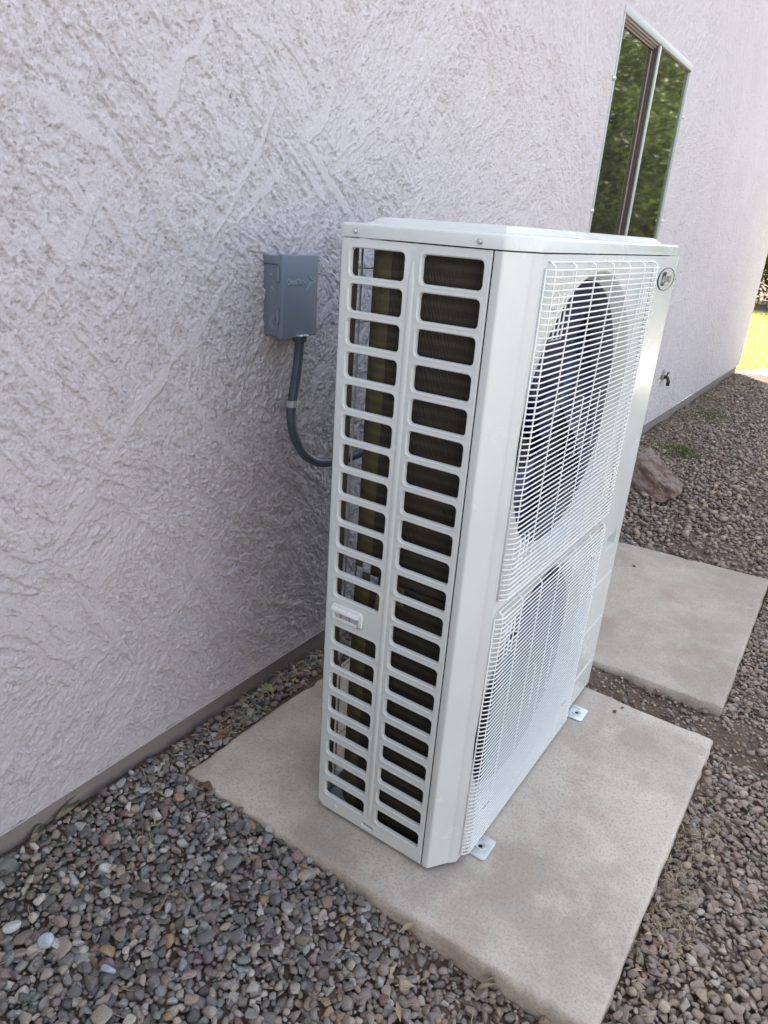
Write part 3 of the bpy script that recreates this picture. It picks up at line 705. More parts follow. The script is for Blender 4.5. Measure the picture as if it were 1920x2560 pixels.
# stamped vertical bead between the columns, dimple
b = MB(); n = 40; zs_ = [.040 + (1.262 - .040) * k / n for k in range(n + 1)]
prof = [(-.0062, .0), (-.0048, -.0010), (-.003, -.0017), (0, -.0020), (.003, -.0017), (.0048, -.0010), (.0062, .0)]
V = []; F = []
for k, z in enumerate(zs_):
    e = min(1, min(k, n - k) / 1.0) if k in (0, n) else 1
    for (dx, dy) in prof: V.append((-.1462 + dx * (e if e else .35), dy * (e if e else 0) - .0001, z))
for k in range(n):
    for j in range(6): q_ = k * 7 + j; F.append((q_, q_ + 1, q_ + 8, q_ + 7))
b.add(V, F, True); b.build('stamped_bead', M_coat, unit)
b = MB(); b.lathe([(0, .0018), (.004, .0015), (.0065, .0004), (.0068, 0)], (-.244, 0, .017), (0, -1, 0), 20); b.build('dimple', M_coat, unit)

# front panel: wrap, rounded chamfer, face with two fan openings, far end
b = MB()
pf = [(.0012, .016), (.0012, .0014), (.0018, .0004), (.003, 0), (.014, 0)] 
pf += [(.0150, .0001), (.0170, .0010), (.0188, .0030), (.0194, .0040), (.0445, .0395), (.0451, .0403), (.0470, .0425), (.0490, .0440), (.0500, .0447), (.0585, .0550), (.0592, .0556), (.0600, .0560)]
b.prism(pf, .0, H, True, False, False)
YC, RC = .352, .288
def face_cell(y0, y1, z0, z1, zc):
    angs = sorted(set([k * 5.0 for k in range(72)] + [math.degrees(math.atan2(z - zc, y - YC)) % 360 for y in (y0, y1) for z in (z0, z1)]))
    lp, rc = [], []
    for a in angs:
        cs_, sn_ = math.cos(R(a)), math.sin(R(a)); ts = []
        if abs(cs_) > 1e-6: ts.append(((y1 if cs_ > 0 else y0) - YC) / cs_)
        if abs(sn_) > 1e-6: ts.append(((z1 if sn_ > 0 else z0) - zc) / sn_)
        t = min(ts); rc.append((YC + t * cs_, zc + t * sn_)); lp.append((cs_, sn_))
    N = len(angs); V = [(XF, y, z) for y, z in rc]; seq = [(RC + .003, XF), (RC + .0018, XF - .0005), (RC + .0005, XF - .0020), (RC - .003, XF - .0065), (RC - .009, XF - .014), (RC - .017, XF - .027)]
    for r_, x in seq: V += [(x, YC + c_ * r_, zc + s_ * r_) for c_, s_ in lp]
    b.add(V, [(i * N + k, i * N + (k + 1) % N, (i + 1) * N + (k + 1) % N, (i + 1) * N + k) for i in range(len(seq)) for k in range(N)], True)
ZU, ZL = .971, .334
face_cell(.056, .745, .652, H, ZU); face_cell(.056, .745, .0, .652, ZL)
# vertical joggle then the service area with grip recess
b.add([(XF, .745, 0), (XF - .003, .748, 0), (XF - .003, .748, H), (XF, .745, H)], [(0, 1, 2, 3)])
XS = XF - .003
b.build('front_panel', M_coat, unit)
b = MB()
def rect_hole(y0, y1, z0, z1, hy0, hy1, hz0, hz1, x, dep):
    b.add([(x, y0, z0), (x, y1, z0), (x, y1, z1), (x, y0, z1), (x, hy0, hz0), (x, hy1, hz0), (x, hy1, hz1), (x, hy0, hz1), (x - dep, hy0, hz0 + .004), (x - dep, hy1, hz0 + .004), (x - dep, hy1, hz1), (x - dep, hy0, hz1)],
          [(0, 1, 5, 4), (1, 2, 6, 5), (2, 3, 7, 6), (3, 0, 4, 7), (4, 5, 9, 8), (5, 6, 10, 9), (6, 7, 11, 10), (7, 4, 8, 11), (8, 9, 10, 11)])
rect_hole(.748, .930, .47, .60, .785, .885, .508, .552, XS, .02)
b.add([(XS, .748, .60), (XS, .930, .60), (XS, .930, H), (XS, .748, H)], [(0, 1, 2, 3)])
zc_ = [.412, .258, .100]; cur = .47
for zr in zc_:
    b.add([(XS, .748, zr + .008), (XS, .930, zr + .008), (XS, .930, cur), (XS, .748, cur)], [(0, 1, 2, 3)])
    pr_ = [(0, .008), (-.0022, .005), (-.0034, .0), (-.0022, -.005), (0, -.008)]
    ye = .922
    V = []
    for yy, m_ in ((.748, 1), (.755, 1), (.915, 1), (.922, 0), (.930, 0)): V += [(XS + dx * m_, yy, zr + dz) for dx, dz in pr_]
    b.add(V, [(i * 5 + j, i * 5 + j + 1, (i + 1) * 5 + j + 1, (i + 1) * 5 + j) for i in range(4) for j in range(4)], False)
    cur = zr - .008
b.add([(XS, .748, 0), (XS, .930, 0), (XS, .930, cur), (XS, .748, cur)], [(0, 1, 2, 3)])
b.prism([(XS, .930), (XS - .0012, W_ - .0004), (XS - .004, W_), (D, W_)], 0, H, True, False, False)
b.add([(.035, .03, H), (.050, .050, H), (XF - .001, .058, H), (XF, .745, H), (XS, .748, H), (XS, .93, H), (.035, .93, H)], [tuple(range(7))])
b.build('service_panel', M_coat, unit)
# back panel behind the compressor section, inner partition and dark cavity walls
b = MB(); b.box(D, D + .0015, .70, W_ - .001, 0, H - .002); b.box(D + .002, .035, .715, .717, .004, H - .004)
b.build('back_panel', M_coat, unit)
b = MB(); b.box(-.215, .030, .062, .70, .640, .650); b.build('divider', M_inner, unit)
b = MB(); b.prism([(-.298, .003), (.010, .003), (.024, .014), (.050, .056), (.050, .93), (-.298, .93)], H - .0045, H - .002); b.build('cover_plate', M_inner, unit)
b = MB(); b.box(-.0014, .0009, .003, .030, .002, H + .002); b.build('seam_shade_strip', M_dark, unit)  # near-black strip in the panel seam, painted as the gap's shade
b = MB(); b.box(D + .0016, D + .0035, .003, .044, .02, H - .004); b.box(D + .0016, D + .010, .044, .0455, .02, H - .004); b.build('return_shade_strip', simple('return_shade_brown', (.10, .085, .075), .5), unit)  # brown strips painted as shade on the inside of the rear return

# base pan and feet
b = MB(); b.prism([(-.297, .004), (.010, .004), (.026, .018), (.048, .054), (.048, .928), (-.297, .928)], .001, .004); b.box(-.297, -.2945, .004, .928, .004, .030); b.box(.045, .047, .06, .928, .004, .028); b.box(-.297, -.004, .0045, .0055, .004, .026)
b.bbox(-.29, .04, .03, .70, .004, .012, .003); b.build('base_pan', M_pan, unit)
def make_foot(y0, y1, name='foot'):
    yc = (y0 + y1) / 2
    me = curve_plate([rrect(.030, .1065, y0, y1, .009)], [circle(.080, yc, .0055, 20)], .003, .0011, Matrix.Translation((0, 0, -.0095)))
    b = MB()
    bm = bmesh.new(); bm.from_mesh(me); b.bm(bm, True); bm.free()
    b.lathe([(.0135, .0), (.0125, .0018), (.0105, .0020), (.0085, .0008), (.0080, 0)], (.080, yc, -.0081), (0, 0, 1), 24)
    for s_ in (-1, 1): b.tube([(.034, yc + s_ * .024, -.0086), (.062, yc + s_ * .024, -.0086), (.084, yc + s_ * .021, -.0086)], .0022, 8)
    b.bbox(-.33, .032, y0 + .012, y1 - .006, -.0108, .0005, .002)
    o = b.build(name, M_galv, unit, auto=40); return o
make_foot(.103, .172); make_foot(.731, .799)
for y0 in (.103, .731):
    b = MB(); b.lathe([(.0, 0), (.007, 0)], (.080, y0 + .0345, -.0113), (0, 0, 1), 16); b.build('foot_slot', M_dark, unit)

# lid
lid = MB()
def lidpoly(o):   # o = inset
    return [(D - .002 + o + .010, -.002 + o), (.014 - o * .4, -.002 + o), (.0215 - o * .8, .002 + o), (.0535 - o, .050 + o * .6), (.0575 - o, .058 + o), (.0575 - o, .905 - o), (.050 - o, .914 - o), (D - .002 + o, .916 - o), (D - .002 + o, .008 + o), (D + .001 + o, .001 + o)]
lev = [(0, H + .0022), (0, 1.3085), (.0008, 1.3112), (.0028, 1.3132), (.0055, 1.3140), (.030, 1.3146), (.036, 1.3162), (.0470, 1.3245), (.052, 1.3262), (.056, 1.3266)]
V = []; N = 10
for o_, z in lev: V += [(x, y, z) for x, y in lidpoly(o_)]
lid.add(V, [(i * N + k, i * N + (k + 1) % N, (i + 1) * N + (k + 1) % N, (i + 1) * N + k) for i in range(len(lev) - 1) for k in range(N)], True)
lid.add(V[-N:], [tuple(range(N))], False)
lid.add([(x * 1 - 0, y, z - .0005) for x, y, z in V[:N]], [tuple(range(N))[::-1]], False)
lido = lid.build('top_panel', M_coat, unit, auto=38)
def screw(o, ax, r_=.0062, parent=None, name='screw'):
    b = MB(); ax = Vector(ax)
    b.lathe([(r_ * 1.45, 0), (r_ * 1.45, .0008), (r_ * .95, .0012), (r_ * .92, .0030), (r_ * .72, .0040), (r_ * .3, .0044), (0, .0044)], o, ax, 20)
    s_ = b.build(name, M_zinc, parent, auto=35)
    return s_
def cross(o, ax, r_, parent):
    b = MB(); ax = Vector(ax); a = ax.orthogonal().normalized(); c_ = ax.cross(a); o = Vector(o) + ax * .0044
    for u_, v_ in ((a, c_), (c_, a)):
        P_ = [o + u_ * su * r_ * .55 + v_ * sv * r_ * .12 + ax * .0002 for su, sv in ((-1, -1), (1, -1), (1, 1), (-1, 1))]; b.add(P_, [(0, 1, 2, 3)])
        o = o + ax * .0001
    b.build('cross_recess', M_dark, parent)
for x in (-.266, -.0245):
    s_ = screw((x, -.002, 1.3003), (0, -1, 0), .0036, lido); cross((x, -.002, 1.3003), (0, -1, 0), .0036, s_) if False else None

# coil
def coil_slab(name, prof_out, prof_in, z0, z1, mat):
    b = MB(); n = len(prof_out)
    V = [(x, y, z) for z in (z0, z1) for x, y in prof_out] + [(x, y, z) for z in (z0, z1) for x, y in prof_in]
    F = [(i, i + 1, n + i + 1, n + i) for i in range(n - 1)] + [(2 * n + i, 3 * n + i, 3 * n + i + 1, 2 * n + i + 1) for i in range(n - 1)]
    F += [(n + i, n + i + 1, 3 * n + i + 1, 3 * n + i) for i in range(n - 1)] + [(0, n, 3 * n, 2 * n), (n - 1, 3 * n - 1, 4 * n - 1, 2 * n - 1)]
    b.add(V, F, True); return b
RO = .075; xo, yo = -.280, .026
def arc(ro, x_, y_):
    return [(x_ + ro - ro * math.cos(R(a)), y_ + ro - ro * math.sin(R(a))) for a in range(0, 91, 6)]
out_ = [(xo, .69)] + arc(RO, xo, yo) + [(-.012, yo)]
in_ = [(xo + .036, .69)] + [(xo + RO - (RO - .036) * math.cos(R(a)), yo + RO - (RO - .036) * math.sin(R(a))) for a in range(0, 91, 6)] + [(-.012, yo + .036)]
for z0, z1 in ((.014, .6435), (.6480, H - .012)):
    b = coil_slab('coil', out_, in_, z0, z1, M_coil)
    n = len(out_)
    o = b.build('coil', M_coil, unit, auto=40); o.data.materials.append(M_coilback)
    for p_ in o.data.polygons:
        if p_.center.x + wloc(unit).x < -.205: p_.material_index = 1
b = MB()
for x0_, x1_, z0_, z1_ in ((-.243, -.227, .624, .651), (-.224, -.204, .647, .668), (-.203, -.183, .622, .646)):
    yy = yo - .0022 + (RO - math.sqrt(max(0, RO ** 2 - (xo + RO - (x0_ + x1_) / 2) ** 2)) if (x0_ + x1_) / 2 < xo + RO else 0)
    b.bbox(x0_, x1_, yy - .001, yy + .0012, z0_, z1_, .0004)
b.build('coil_joint_plate', simple('bright_sheet', (.34, .38, .42), .25, .6), unit)
b = MB(); b.add([(-.190, yo - .0008, .571), (-.165, yo - .0008, .571), (-.165, yo - .0008, .646), (-.180, yo - .0008, .646)], [(0, 1, 2, 3)]); b.add([(-.14, yo - .0008, .60), (-.120, yo - .0008, .60), (-.120, yo - .0008, .641), (-.14, yo - .0008, .642)], [(0, 1, 2, 3)])
b.build('bent_fin_patch', simple('bent_fins', (.17, .15, .085), .35, .4, var=.5, sc=160), unit)
# rear guard rods
b = MB()
for y in (.064, .30, .52): b.tube([(D + .004, y, .02), (D + .004, y, H - .01)], .0022, 6)
for k in range(13): b.tube([(D + .004, .05, .06 + .098 * k), (D + .004, .70, .06 + .098 * k)], .0014, 6)
b.build('rear_guard', simple('rear_guard_wire', (.30, .30, .29), .4, .3), unit)

# fans
def make_fan(zc, a0):
    b = MB(); b.lathe([(0, .052), (.030, .050), (.052, .040), (.058, .020), (.060, -.03)], (-.04, YC, zc), (1, 0, 0), 40)
    hub = b.build('fan', M_fan, unit, auto=30)
    for k in range(3):
        b = MB(); nr, na = 12, 18; V = []
        for i in range(nr + 1):
            r_ = .055 + (.265 - .055) * i / nr; sw = (i / nr) ** 1.6
            for j in range(na + 1):
                t = j / na; a = a0 + k * 2 * math.pi / 3 + (t * 1.62 - .25 - sw * .42 + .30 * sw * t)
                x = .022 - .085 * t + .012 * math.sin(math.pi * t) + .01 * sw * (1 - t)
                V.append((x, YC + r_ * math.cos(a), zc + r_ * math.sin(a)))
        V2 = [(x - .004, y, z) for x, y, z in V]; N = (nr + 1) * (na + 1)
        F = []
        for i in range(nr):
            for j in range(na): q_ = i * (na + 1) + j; F += [(q_, q_ + 1, q_ + na + 2, q_ + na + 1), (N + q_, N + q_ + na + 1, N + q_ + na + 2, N + q_ + 1)]
        for i in range(nr): 
            for j in (0, na): q_ = i * (na + 1) + j; F.append((q_, q_ + na + 1, N + q_ + na + 1, N + q_))
        for j in range(na):
            for i in (0, nr): q_ = i * (na + 1) + j; F.append((q_, q_ + 1, N + q_ + 1, N + q_))
        b.add(V + V2, F, True); b.build('blade', M_fan, hub, auto=35)
    b = MB(); b.lathe([(.045, 0), (.050, -.01), (.050, -.08), (.02, -.085), (0, -.085)], (-.075, YC, zc), (1, 0, 0), 28); b.box(-.155, -.145, YC - .02, YC + .02, zc - .30, zc + .30)
    b.build('motor', M_dark, hub)
    b = MB(); b.lathe([(.2710, .0335), (.2708, .030), (.2705, .015), (.2715, -.010), (.280, -.030), (.30, -.045)], (0, YC, zc), (1, 0, 0), 96); b.build('fan_shroud', M_ring, unit)
make_fan(ZU, 1.9); make_fan(ZL, .6)
tm = text_mesh('(CCW)', .022, .0005, Matrix(((0, 0, 1, .026), (0, -1, 0, .196), (1, 0, 0, 1.03), (0, 0, 0, 1))))
# guards
XO, XI = .0762, .0632; rw = .0016
def make_guard(zt, zb, nw, dz):
    b = MB(); yl, yr = .080, .684
    brk = {}
    zs_ = [zb + (zt - zb) * k / (nw - 1) for k in range(nw)]
    breaks = [1.192 - dz, .747 - dz]
    bi = [int(np.argmin([abs(z - q_) for z in zs_])) for q_ in breaks]
    for i, z in enumerate(zs_):
        L_ = [(XI - .002, yl - .0150, z), (XI + .004, yl - .0125, z), (XO - .003, yl - .0035, z), (XO, yl + .002, z)]
        Rr = [(XO, yr - .002, z), (XO - .003, yr + .0035, z), (XI + .004, yr + .0125, z), (XI - .002, yr + .0150, z)]
        if i in bi:
            b.tube(L_ + [(XO, .120, z), (XO - .006, .122, z)], rw, 6); b.tube([(XO - .006, .154, z), (XO, .156, z), (XO, .594, z), (XO - .006, .596, z)], rw, 6); b.tube([(XO - .006, .630, z), (XO, .632, z)] + Rr, rw, 6)
        else: b.tube(L_ + Rr, rw, 6)
    rv = .0015
    xv = XO - .0022
    def vert(y, z0, z1, x=xv, endb=False):
        P_ = [(x, y, z0), (x, y, z1)]
        if endb: P_ = [(x - .006, y, z0 - .003), (x, y, z0)] + [(x, y, z1), (x - .006, y, z1 + .003)]
        b.tube(P_, rv, 6)
    for y in (.079, .172, .271, .373, .476, .582, .683):
        b.tube([(XI - .002, y, zb - .004), (XI + .002, y, zb - .002), (xv, y, zb), (xv, y, zt - .001), (xv - .002, y, zt + .006), (XI, y, zt + .012), (XI - .003, y, zt + .0125)], rv, 6)
    for y in (yl - .0145, yr + .0145): b.tube([(XI, y, zb - .002), (XI, y, zt + .001)], rv, 6)
    b.tube([(XI + .001, yl - .002, zt + .0115), (XI + .001, yr + .002, zt + .0115)], rw, 6)
    b.tube([(XO - .005, yl, zt + .0065), (XO - .005, yr, zt + .0065)], rw, 6) if dz else None
    for ys_ in ((.109, .128, .146), (.604, .622, .640)):
        for y in ys_: vert(y, 1.154 - dz, 1.229 - dz, xv, True); vert(y, .709 - dz, .787 - dz, xv, True)
    for y in (.325, .425): vert(y, .906 - dz, 1.024 - dz, xv, True)
    g = b.build('fan_guard', M_white, unit)
    for y in (.132, .618):
        for z in (1.198 - dz, .745 - dz): screw((XF - .001, y, z), (1, 0, 0), .0042, g)
    return g
make_guard(1.266, .669, 57, 0); make_guard(.626, .017, 58, .634)
if tm: o = link_mesh('blade_marking', tm, simple('raised_mark', (.10, .10, .2), .3), unit)

# carrying handle on the side panel
hp = curve_plate([rrect(-.2785, -.1985, .5265, .5655, .009)], [rrect(-.272, -.2085, .5335, .5595, .006)], .004, .0015, Matrix(((1, 0, 0, 0), (0, 0, -1, -.0022), (0, 1, 0, 0), (0, 0, 0, 1))))
handle = link_mesh('handle', hp, M_whiteplastic, unit)
b = MB()
pr_ = [(-.001, .5600), (-.0115, .5575), (-.0130, .5545), (-.0125, .5515), (-.0105, .5520), (-.0095, .5545), (-.001, .5565)]
V = [(x, y, z) for x in (-.2765, -.2715, -.2105, -.2045) for y, z in [(yy * (1 if -.275 < x < -.206 else .8), zz) for yy, zz in pr_]]
b.add(V, [(i * 7 + j, i * 7 + (j + 1) % 7, (i + 1) * 7 + (j + 1) % 7, (i + 1) * 7 + j) for i in range(3) for j in range(7)] + [tuple(range(7)), tuple(range(21, 28))[::-1]], True)
for x in (-.255, -.232): b.box(x - .0006, x + .0006, -.0135, .003, .5570, .5605)
b.build('grip', M_whiteplastic, handle, auto=40)
b = MB(); b.box(-.273, -.2075, -.0006, -.0003, .533, .560); b.build('pocket', simple('pocket_shade', (.42, .43, .42), .5), handle)
for x in (-.255, -.232):
    b = MB(); b.box(x - .0006, x + .0006, -.0030, -.0008, .5345, .5545); b.build('rib', M_greymark, handle)
screw((-.2055, -.0040, .5325), (0, -1, 0), .0030, handle)

# badge
yb, zb_ = .842, 1.236
def ell(a, b_, n=60): return [(yb + a * math.cos(2 * math.pi * k / n), zb_ + b_ * math.sin(2 * math.pi * k / n)) for k in range(n)]
badge = link_mesh('badge', curve_plate([ell(.074, .0262)], [], .0016, .0005, frame_x(XS + .0008)), M_silver, unit)
link_mesh('badge_ring', curve_plate([ell(.0752, .0268)], [ell(.0712, .0253)], .0026, .0004, frame_x(XS + .0013)), M_blackmark, badge)
b = MB(); xx = XS + .0019
b.add([(xx, yb - .046, zb_ - .0150), (xx, yb - .012, zb_ - .0150), (xx, yb - .006, zb_ + .0165), (xx, yb - .040, zb_ + .0165)], [(0, 1, 2, 3)]); b.build('logo_block', M_blackmark, badge)
tmx = lambda y, z, x: Matrix(((0, 0, 1, x), (1, 0, 0, y), (0, 1, 0, z), (0, 0, 0, 1)))
link_mesh('logo_letter', text_mesh('A', .027, .0002, tmx(yb - .042, zb_ - .0105, XS + .0023), xs=1.45, shear=.2), M_silver, badge)
link_mesh('logo_letters', text_mesh('ir', .020, .0002, tmx(yb - .017, zb_ - .0085, XS + .0023), xs=1.2), M_greymark, badge)
link_mesh('logo_letters', text_mesh('PRO', .0235, .0002, tmx(yb - .002, zb_ - .0080, XS + .0023), xs=1.1, spacing=.95), M_greymark, badge)
b = MB(); b.box(xx, xx + .0004, yb - .004, yb + .032, zb_ - .0135, zb_ - .0125); b.box(xx, xx + .0004, yb + .000, yb + .024, zb_ - .0165, zb_ - .0158); b.build('logo_underline', M_greymark, badge)

# ================================================================== DISCONNECT BOX
XB = -.648
dbox = empty('disconnect_box', (WX, .30, 1.04), 'blue-grey metal electrical disconnect box on the stucco wall with an arrow logo', 'electrical box')
b = MB(); b.bbox(WX - .004, XB - .012, .2405, .3590, 1.0455, 1.2245, .0015); b.build('body', M_box, dbox, auto=40)
b = MB(); b.bbox(WX - .004, XB - .010, .2365, .3630, 1.2100, 1.2290, .0012); b.build('rain_hood', M_box, dbox, auto=40)
b = MB(); b.bbox(XB - .017, XB, .2375, .3650, 1.0415, 1.2325, .0014, 3); door = b.build('door', M_box, dbox, auto=40)
def tmat(y, z): return tmx(y, z, XB - .0002)
ls = []
for ch, yy, sz in (('D', .2510, .0185), ('IVERSI', .2590, .0135), ('T', .2870, .0185), ('ECH', .2955, .0135)):
    ls.append(text_mesh(ch, sz, .0012, tmat(yy, 1.1655), bevel=.0004, xs={'IVERSI': .84, 'ECH': .86}.get(ch, .72), spacing=.95))
me = bpy.data.meshes.new('lettering'); bm = bmesh.new()
for x_ in ls: bm.from_mesh(x_)
bm.to_mesh(me); bm.free(); link_mesh('lettering', me, M_box_e, door)
b = MB(); ar = [(.3290, 1.1850), (.3520, 1.1720), (.3170, 1.1500), (.3345, 1.1690), (.3395, 1.1720)]
# raised arrow: upper stroke and lower stroke
for quad in (((.3280, 1.1855), (.3525, 1.1722), (.3440, 1.1722), (.3330, 1.1790)), ((.3525, 1.1722), (.3165, 1.1497), (.3330, 1.1718), (.3440, 1.1722))):
    b.add([(XB + .0013, y, z) for y, z in quad] + [(XB - .0003, y + .0003, z) for y, z in quad], [(0, 1, 2, 3), (0, 4, 5, 1), (1, 5, 6, 2), (2, 6, 7, 3), (3, 7, 4, 0), (4, 7, 6, 5)])
b.build('arrow_emblem', M_box_e, door, auto=30)
for z in (1.190, 1.094):
    b = MB(); b.tube([(XB - .0135, .2350, z - .0155), (XB - .0135, .2350, z + .0155)], .0042, 12); b.bbox(XB - .026, XB - .012, .2375, .2400, z - .014, z + .014, .0006); b.tube([(XB - .0135, .2350, z - .022), (XB - .0135, .2350, z + .0175)], .0013, 8)
    b.build('hinge', M_box, dbox, auto=40)
b = MB(); b.bbox(XB - .006, XB + .016, .288, .318, 1.0445, 1.0465, .0008)
b.tube([(XB + .004, .288, 1.0475), (XB + .014, .292, 1.0475), (XB + .017, .303, 1.0475), (XB + .014, .314, 1.0475), (XB + .004, .318, 1.0475)], .0018, 8); b.build('hasp', M_galv, dbox)
b = MB()
for rr in (.0155, .0105): b.lathe([(rr + .0008, 0), (rr, .0007), (rr - .0008, 0)], (-.677, .2405, 1.077), (0, -1, 0), 36)
b.build('knockout', M_box_e, dbox)
for x_, z_ in ((-.690, 1.187), (-.686, 1.156)): b = MB(); b.lathe([(0, .0002), (.002, .0012), (.0034, 0)], (x_, .2405, z_), (0, -1, 0), 16); b.build('dimple', M_box_e, dbox)

# conduit
def catmull(P_, n=14):
    P_ = [Vector(p_) for p_ in P_]; P_ = [P_[0] * 2 - P_[1]] + P_ + [P_[-1] * 2 - P_[-2]]; o_ = []
    for i in range(1, len(P_) - 2):
        for k in range(n):
            t = k / n; a, b_, c_, d = P_[i - 1:i + 3]
            o_.append(.5 * ((2 * b_) + (-a + c_) * t + (2 * a - 5 * b_ + 4 * c_ - d) * t * t + (-a + 3 * b_ - 3 * c_ + d) * t ** 3))
    return o_ + [P_[-2]]
cond = empty('flexible_conduit', (-.68, .31, 1.0), 'dark blue-grey flexible conduit looping from the disconnect box to the back of the unit', 'conduit')
cp = [(-.675, .3330, 1.032), (-.677, .3345, 1.003), (-.684, .3330, .937), (-.689, .3275, .879), (-.690, .3225, .836), (-.687, .3310, .781), (-.680, .3600, .725), (-.668, .4010, .691), (-.650, .4430, .683), (-.625, .4950, .690), (-.58, .555, .715), (-.50, .64, .75), (-.40, .74, .77), (-.30, .80, .775)]
pts = catmull(cp, 60); dl = 0; keepp = [pts[0]]; 
for p_ in pts[1:]:
    if (p_ - keepp[-1]).length >= .00115: keepp.append(p_)
rs = [.0124 + .00022 * (1 if k % 4 < 2 else -1) for k in range(len(keepp))]
b = MB(); b.tube(keepp, .0124, 16, True, True, rs); b.build('hose', M_conduit, cond)
b = MB(); b.lathe([(.0, .0), (.0185, .0), (.0190, -.003), (.0188, -.014), (.0165, -.021), (.0150, -.0225), (.0135, -.0225)], (-.6750, .3325, 1.0455), (0, 0, 1), 28); b.build('connector', M_fitting, cond, auto=40)
strap = empty('pipe_strap', (-.705, .30, .862), 'pale metal one-hole strap clamping the conduit to the wall', 'pipe strap')
cc = min(keepp, key=lambda p_: abs(p_.z - .864)); b = MB(); rr = .0142; n = 18; V = []
for wz in (-.0085, .0085):
    for k in range(n + 1):
        a = R(-95 + 215 * k / n); V.append((cc.x + rr * math.cos(a), cc.y - rr * math.sin(a) , cc.z + wz))
V += [(x + (cc.x - x) * -.10 if False else cc.x + (x - cc.x) * 1.12, cc.y + (y - cc.y) * 1.12, z) for x, y, z in V]
m_ = n + 1; F = []
for k in range(n): F += [(k, k + 1, m_ + k + 1, m_ + k), (2 * m_ + k, 3 * m_ + k, 3 * m_ + k + 1, 2 * m_ + k + 1), (k, 2 * m_ + k, 2 * m_ + k + 1, k + 1), (m_ + k, m_ + k + 1, 3 * m_ + k + 1, 3 * m_ + k)]
b.add(V, F, True); b.build('band', M_strap, strap, auto=40)
me = curve_plate([rrect(cc.y - .048, cc.y - .008, cc.z - .0115, cc.z + .0105, .005)], [], .0024, .0008, frame_x(WX + .0082)); link_mesh('ear', me, M_strap, strap)
screw((WX + .0094, cc.y - .036, cc.z), (1, 0, 0), .0034, strap)

# hose bib on the far wall
bib = empty('hose_bib', (WX, 4.49, .41), 'small dark garden tap low on the stucco wall just beyond the unit', 'garden tap')
b = MB(); b.lathe([(0, .014), (.030, .014), (.040, .010), (.042, .0)], (WX + .002, 4.47, .415), (1, 0, 0), 24); b.build('flange', M_greymark, bib)
b = MB(); b.tube([(WX + .012, 4.47, .400), (WX + .040, 4.47, .396), (WX + .050, 4.47, .372), (WX + .050, 4.47, .340)], .013, 12); b.build('spout', simple('aged_brass', (.035, .035, .025), .4, .5), bib)
b = MB(); b.tube([(WX + .030, 4.47, .405), (WX + .036, 4.48, .430)], .006, 8); b.tube([(WX + .036, 4.46, .432), (WX + .036, 4.51, .432)], .006, 8); b.build('tap_lever', simple('tap_wheel', (.05, .05, .05), .5), bib)

# ================================================================== PLANTS, LAWN, BACKGROUND
def leaf_cloud(n, pts, ln, wd, seed, name, up=.0):
    r = np.random.default_rng(seed); P_ = pts; N = len(P_)
    d = r.normal(size=(N, 3)); d[:, 2] -= .25; d[:, 2] += up; d /= np.linalg.norm(d, axis=1, keepdims=True)
    e = np.cross(d, r.normal(size=(N, 3))); e /= np.linalg.norm(e, axis=1, keepdims=True); nn = np.cross(d, e)
    l = (ln * r.uniform(.6, 1.3, N))[:, None]; w_ = (wd * r.uniform(.7, 1.3, N))[:, None]
    V = np.stack([P_, P_ + d * l * .5 + e * w_ + nn * l * .04, P_ + d * l, P_ + d * l * .5 - e * w_ + nn * l * .04], 1).reshape(-1, 3)
    F = np.arange(N * 4).reshape(-1, 4); me = np_mesh(name, V, F, False)
    c_ = np.repeat(r.random(N), 4); at = me.color_attributes.new('Col', 'FLOAT_COLOR', 'POINT'); at.data.foreach_set('color', np.stack([c_, c_, c_, np.ones_like(c_)], 1).astype(np.float32).ravel())
    return me
def crown_points(n, rx, ry, rz, zc, seed, clumps=46):
    r = np.random.default_rng(seed); ctr = r.normal(size=(clumps, 3)); ctr /= np.linalg.norm(ctr, axis=1, keepdims=True); ctr *= r.uniform(.45, .95, (clumps, 1)) * np.array([rx, ry, rz]); rad = r.uniform(.22, .42, clumps) * (rx + rz) / 2
    k = r.integers(clumps, size=n); d = r.normal(size=(n, 3)); d /= np.linalg.norm(d, axis=1, keepdims=True); rr = r.uniform(.55, 1.0, (n, 1)) ** .5
    P_ = ctr[k] + d * rr * rad[k][:, None]; P_[:, 2] += zc; P_ = P_[P_[:, 2] > .12]; return P_
trees = []
t0 = None
specs = [(-2.9, 21.6, 1.25, 'dark citrus tree with foliage to the ground just past the lawn, at the house corner'), (.4, 21.8, 1.2, 'dark citrus tree beyond the lawn, right of the one at the house corner'), (3.6, 17.8, 1.7, 'leafy citrus tree mirrored in the window, right of the lawn'), (3.5, 13.2, 1.45, 'leafy citrus tree nearest the house end, right of the lawn'), (6.6, 12.0, 1.3, 'leafy citrus tree in the side yard behind the one nearest the house end'), (8.2, 8.4, .9, 'smaller citrus tree standing at the side-yard garden wall')]
crown_me = leaf_cloud(0, crown_points(80000, 1.9, 1.9, 1.75, 1.75, 3, 38), .095, .021, 4, 'crown')
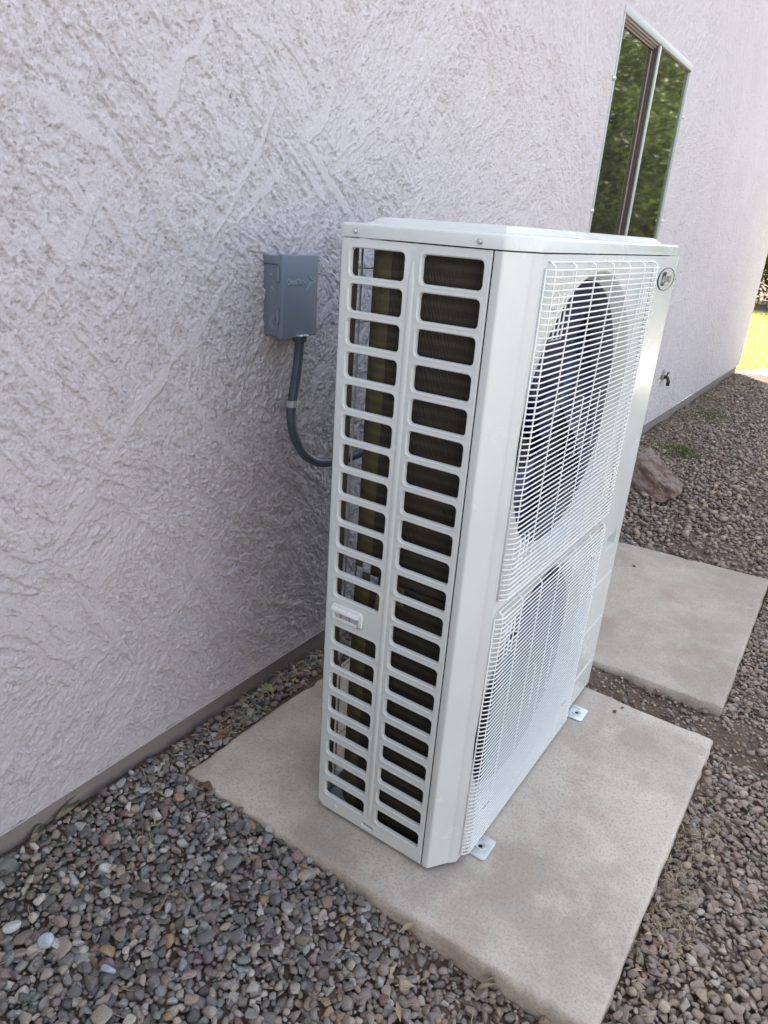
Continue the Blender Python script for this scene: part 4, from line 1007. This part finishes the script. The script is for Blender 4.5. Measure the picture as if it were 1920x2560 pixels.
for x, y, s_, lab in specs:
    if t0 is None:
        t = empty('citrus_tree', (0, 0, 0), lab, 'tree', 'citrus trees round the lawn')
        b = MB(); b.tube([(0, 0, 0), (.02, 0, .5), (0, .03, 1.1), (.1, 0, 1.9)], .1, 10, True, True, [.13, .10, .085, .05])
        for a in range(5): b.tube([(0, .02, .75 + .1 * a), (.5 * math.cos(a * 1.3), .5 * math.sin(a * 1.3), 1.5 + .1 * a), (1.1 * math.cos(a * 1.3), 1.1 * math.sin(a * 1.3), 2.2)], .04, 7, True, True, [.05, .035, .015])
        tk = b.build('trunk', M_bark, t); cr_ = link_mesh('crown', crown_me, M_leaf, t); t0 = t; kids = [tk, cr_]
    else:
        t = t0.copy(); C.objects.link(t); t['label'] = lab
        for k_ in kids: c_ = k_.copy(); C.objects.link(c_); c_.parent = t
    t.location = (x, y, -.08); t.rotation_euler = (0, 0, x * 1.7); t.scale = (s_, s_, s_)
for k, (x, y, lab) in enumerate(((-2.215, 19.2, 'orange fruit fallen on the lawn edge beside the house corner'), (-1.93, 20.0, 'orange fruit fallen under the trees, right of the one by the house corner'))):
    o_me = MB(); bm = bmesh.new(); bmesh.ops.create_uvsphere(bm, u_segments=24, v_segments=14, radius=.065); o_me.bm(bm, True, Matrix.Diagonal((1, 1, .93, 1))); bm.free()
    o = o_me.build('orange', M_orange); o.location = (x, y, .005); tag(o, lab, 'orange', 'fallen oranges')
b = MB(); pts = [(-14, 8.13), (-.735, 8.09), (-.71, 7.98), (.1, 7.33), (1.6, 6.2), (3.0, 7.0), (1.6, 9.6), (.2, 10.0), (-.55, 8.95), (-.8, 8.40), (-.9, 8.37), (-14, 8.37)]
b.add([(x, y, -.048) for x, y in pts], [tuple(range(len(pts)))]); tag(b.build('sunlit_gravel_strip', simple('gravel_sunlit_tone', (.52, .48, .40), .9, var=.35, sc=45, bump=.01, bsc=50)), kind='structure')  # pale colour stands for strong sun on gravel; near edge follows the shadow line
# lawn blades
def grass():
    r = np.random.default_rng(21); n = 90000; x = r.uniform(-3.4, 1.6, n); y = 8.4 + (r.random(n) ** 1.3) * 10
    k = (y > 8.42 + (x + .78) * 1.9) ; x, y = x[k], y[k]; n = len(x)
    P_ = np.stack([x, y, np.full(n, -.062)], 1); a = r.uniform(0, 6.28, n); h = r.uniform(.025, .06, n); w_ = r.uniform(.003, .006, n)
    s_ = np.stack([np.cos(a), np.sin(a), np.zeros(n)], 1) * w_[:, None]; tip = P_ + np.stack([r.normal(0, .015, n), r.normal(0, .015, n), h], 1)
    V = np.stack([P_ - s_, P_ + s_, tip], 1).reshape(-1, 3); me = np_mesh('grass', V, np.arange(3 * n).reshape(-1, 3), False)
    c_ = np.repeat(r.random(n), 3); at = me.color_attributes.new('Col', 'FLOAT_COLOR', 'POINT'); at.data.foreach_set('color', np.stack([c_, c_, c_, np.ones_like(c_)], 1).astype(np.float32).ravel())
    return me
tag(link_mesh('grass', grass(), M_grass), 'sunlit yellow-green lawn grass past the corner of the house', 'grass', kind='stuff')
# weeds in the gravel
for k, (x, y, n, sx, sy, lab) in enumerate(((-.50, 5.45, 700, .16, .30, 'low grey-green weed patch near the wall, farther from the boulder'), (-.40, 4.10, 500, .14, .16, 'low yellow-green weed patch just behind the boulder'))):
    r = np.random.default_rng(60 + k); P_ = np.stack([x + r.normal(0, sx / 2, n), y + r.normal(0, sy / 2, n), r.uniform(-.045, -.02, n)], 1)
    o = link_mesh('weed_patch', leaf_cloud(0, P_, .035, .005, 70 + k, 'weed_patch', .9), M_weed); tag(o, lab, 'weed', 'weed patches in the gravel', 'stuff')
b = MB(); b.bbox(-.70, 9.6, -2.75, -2.58, -.1, 1.95, .01); tag(b.build('garden_wall', M_block), 'short tan block wall added behind the viewer to block low sky light', 'garden wall')  # unseen blocker, added to darken the lower stucco and near gravel
# garden wall across the side yard (seen in reflections)
b = MB(); b.bbox(9.6, 9.8, -8, 20, -.1, 1.9, .01); tag(b.build('garden_wall', M_block), 'long tan block garden wall across the side yard, facing the house', 'garden wall')
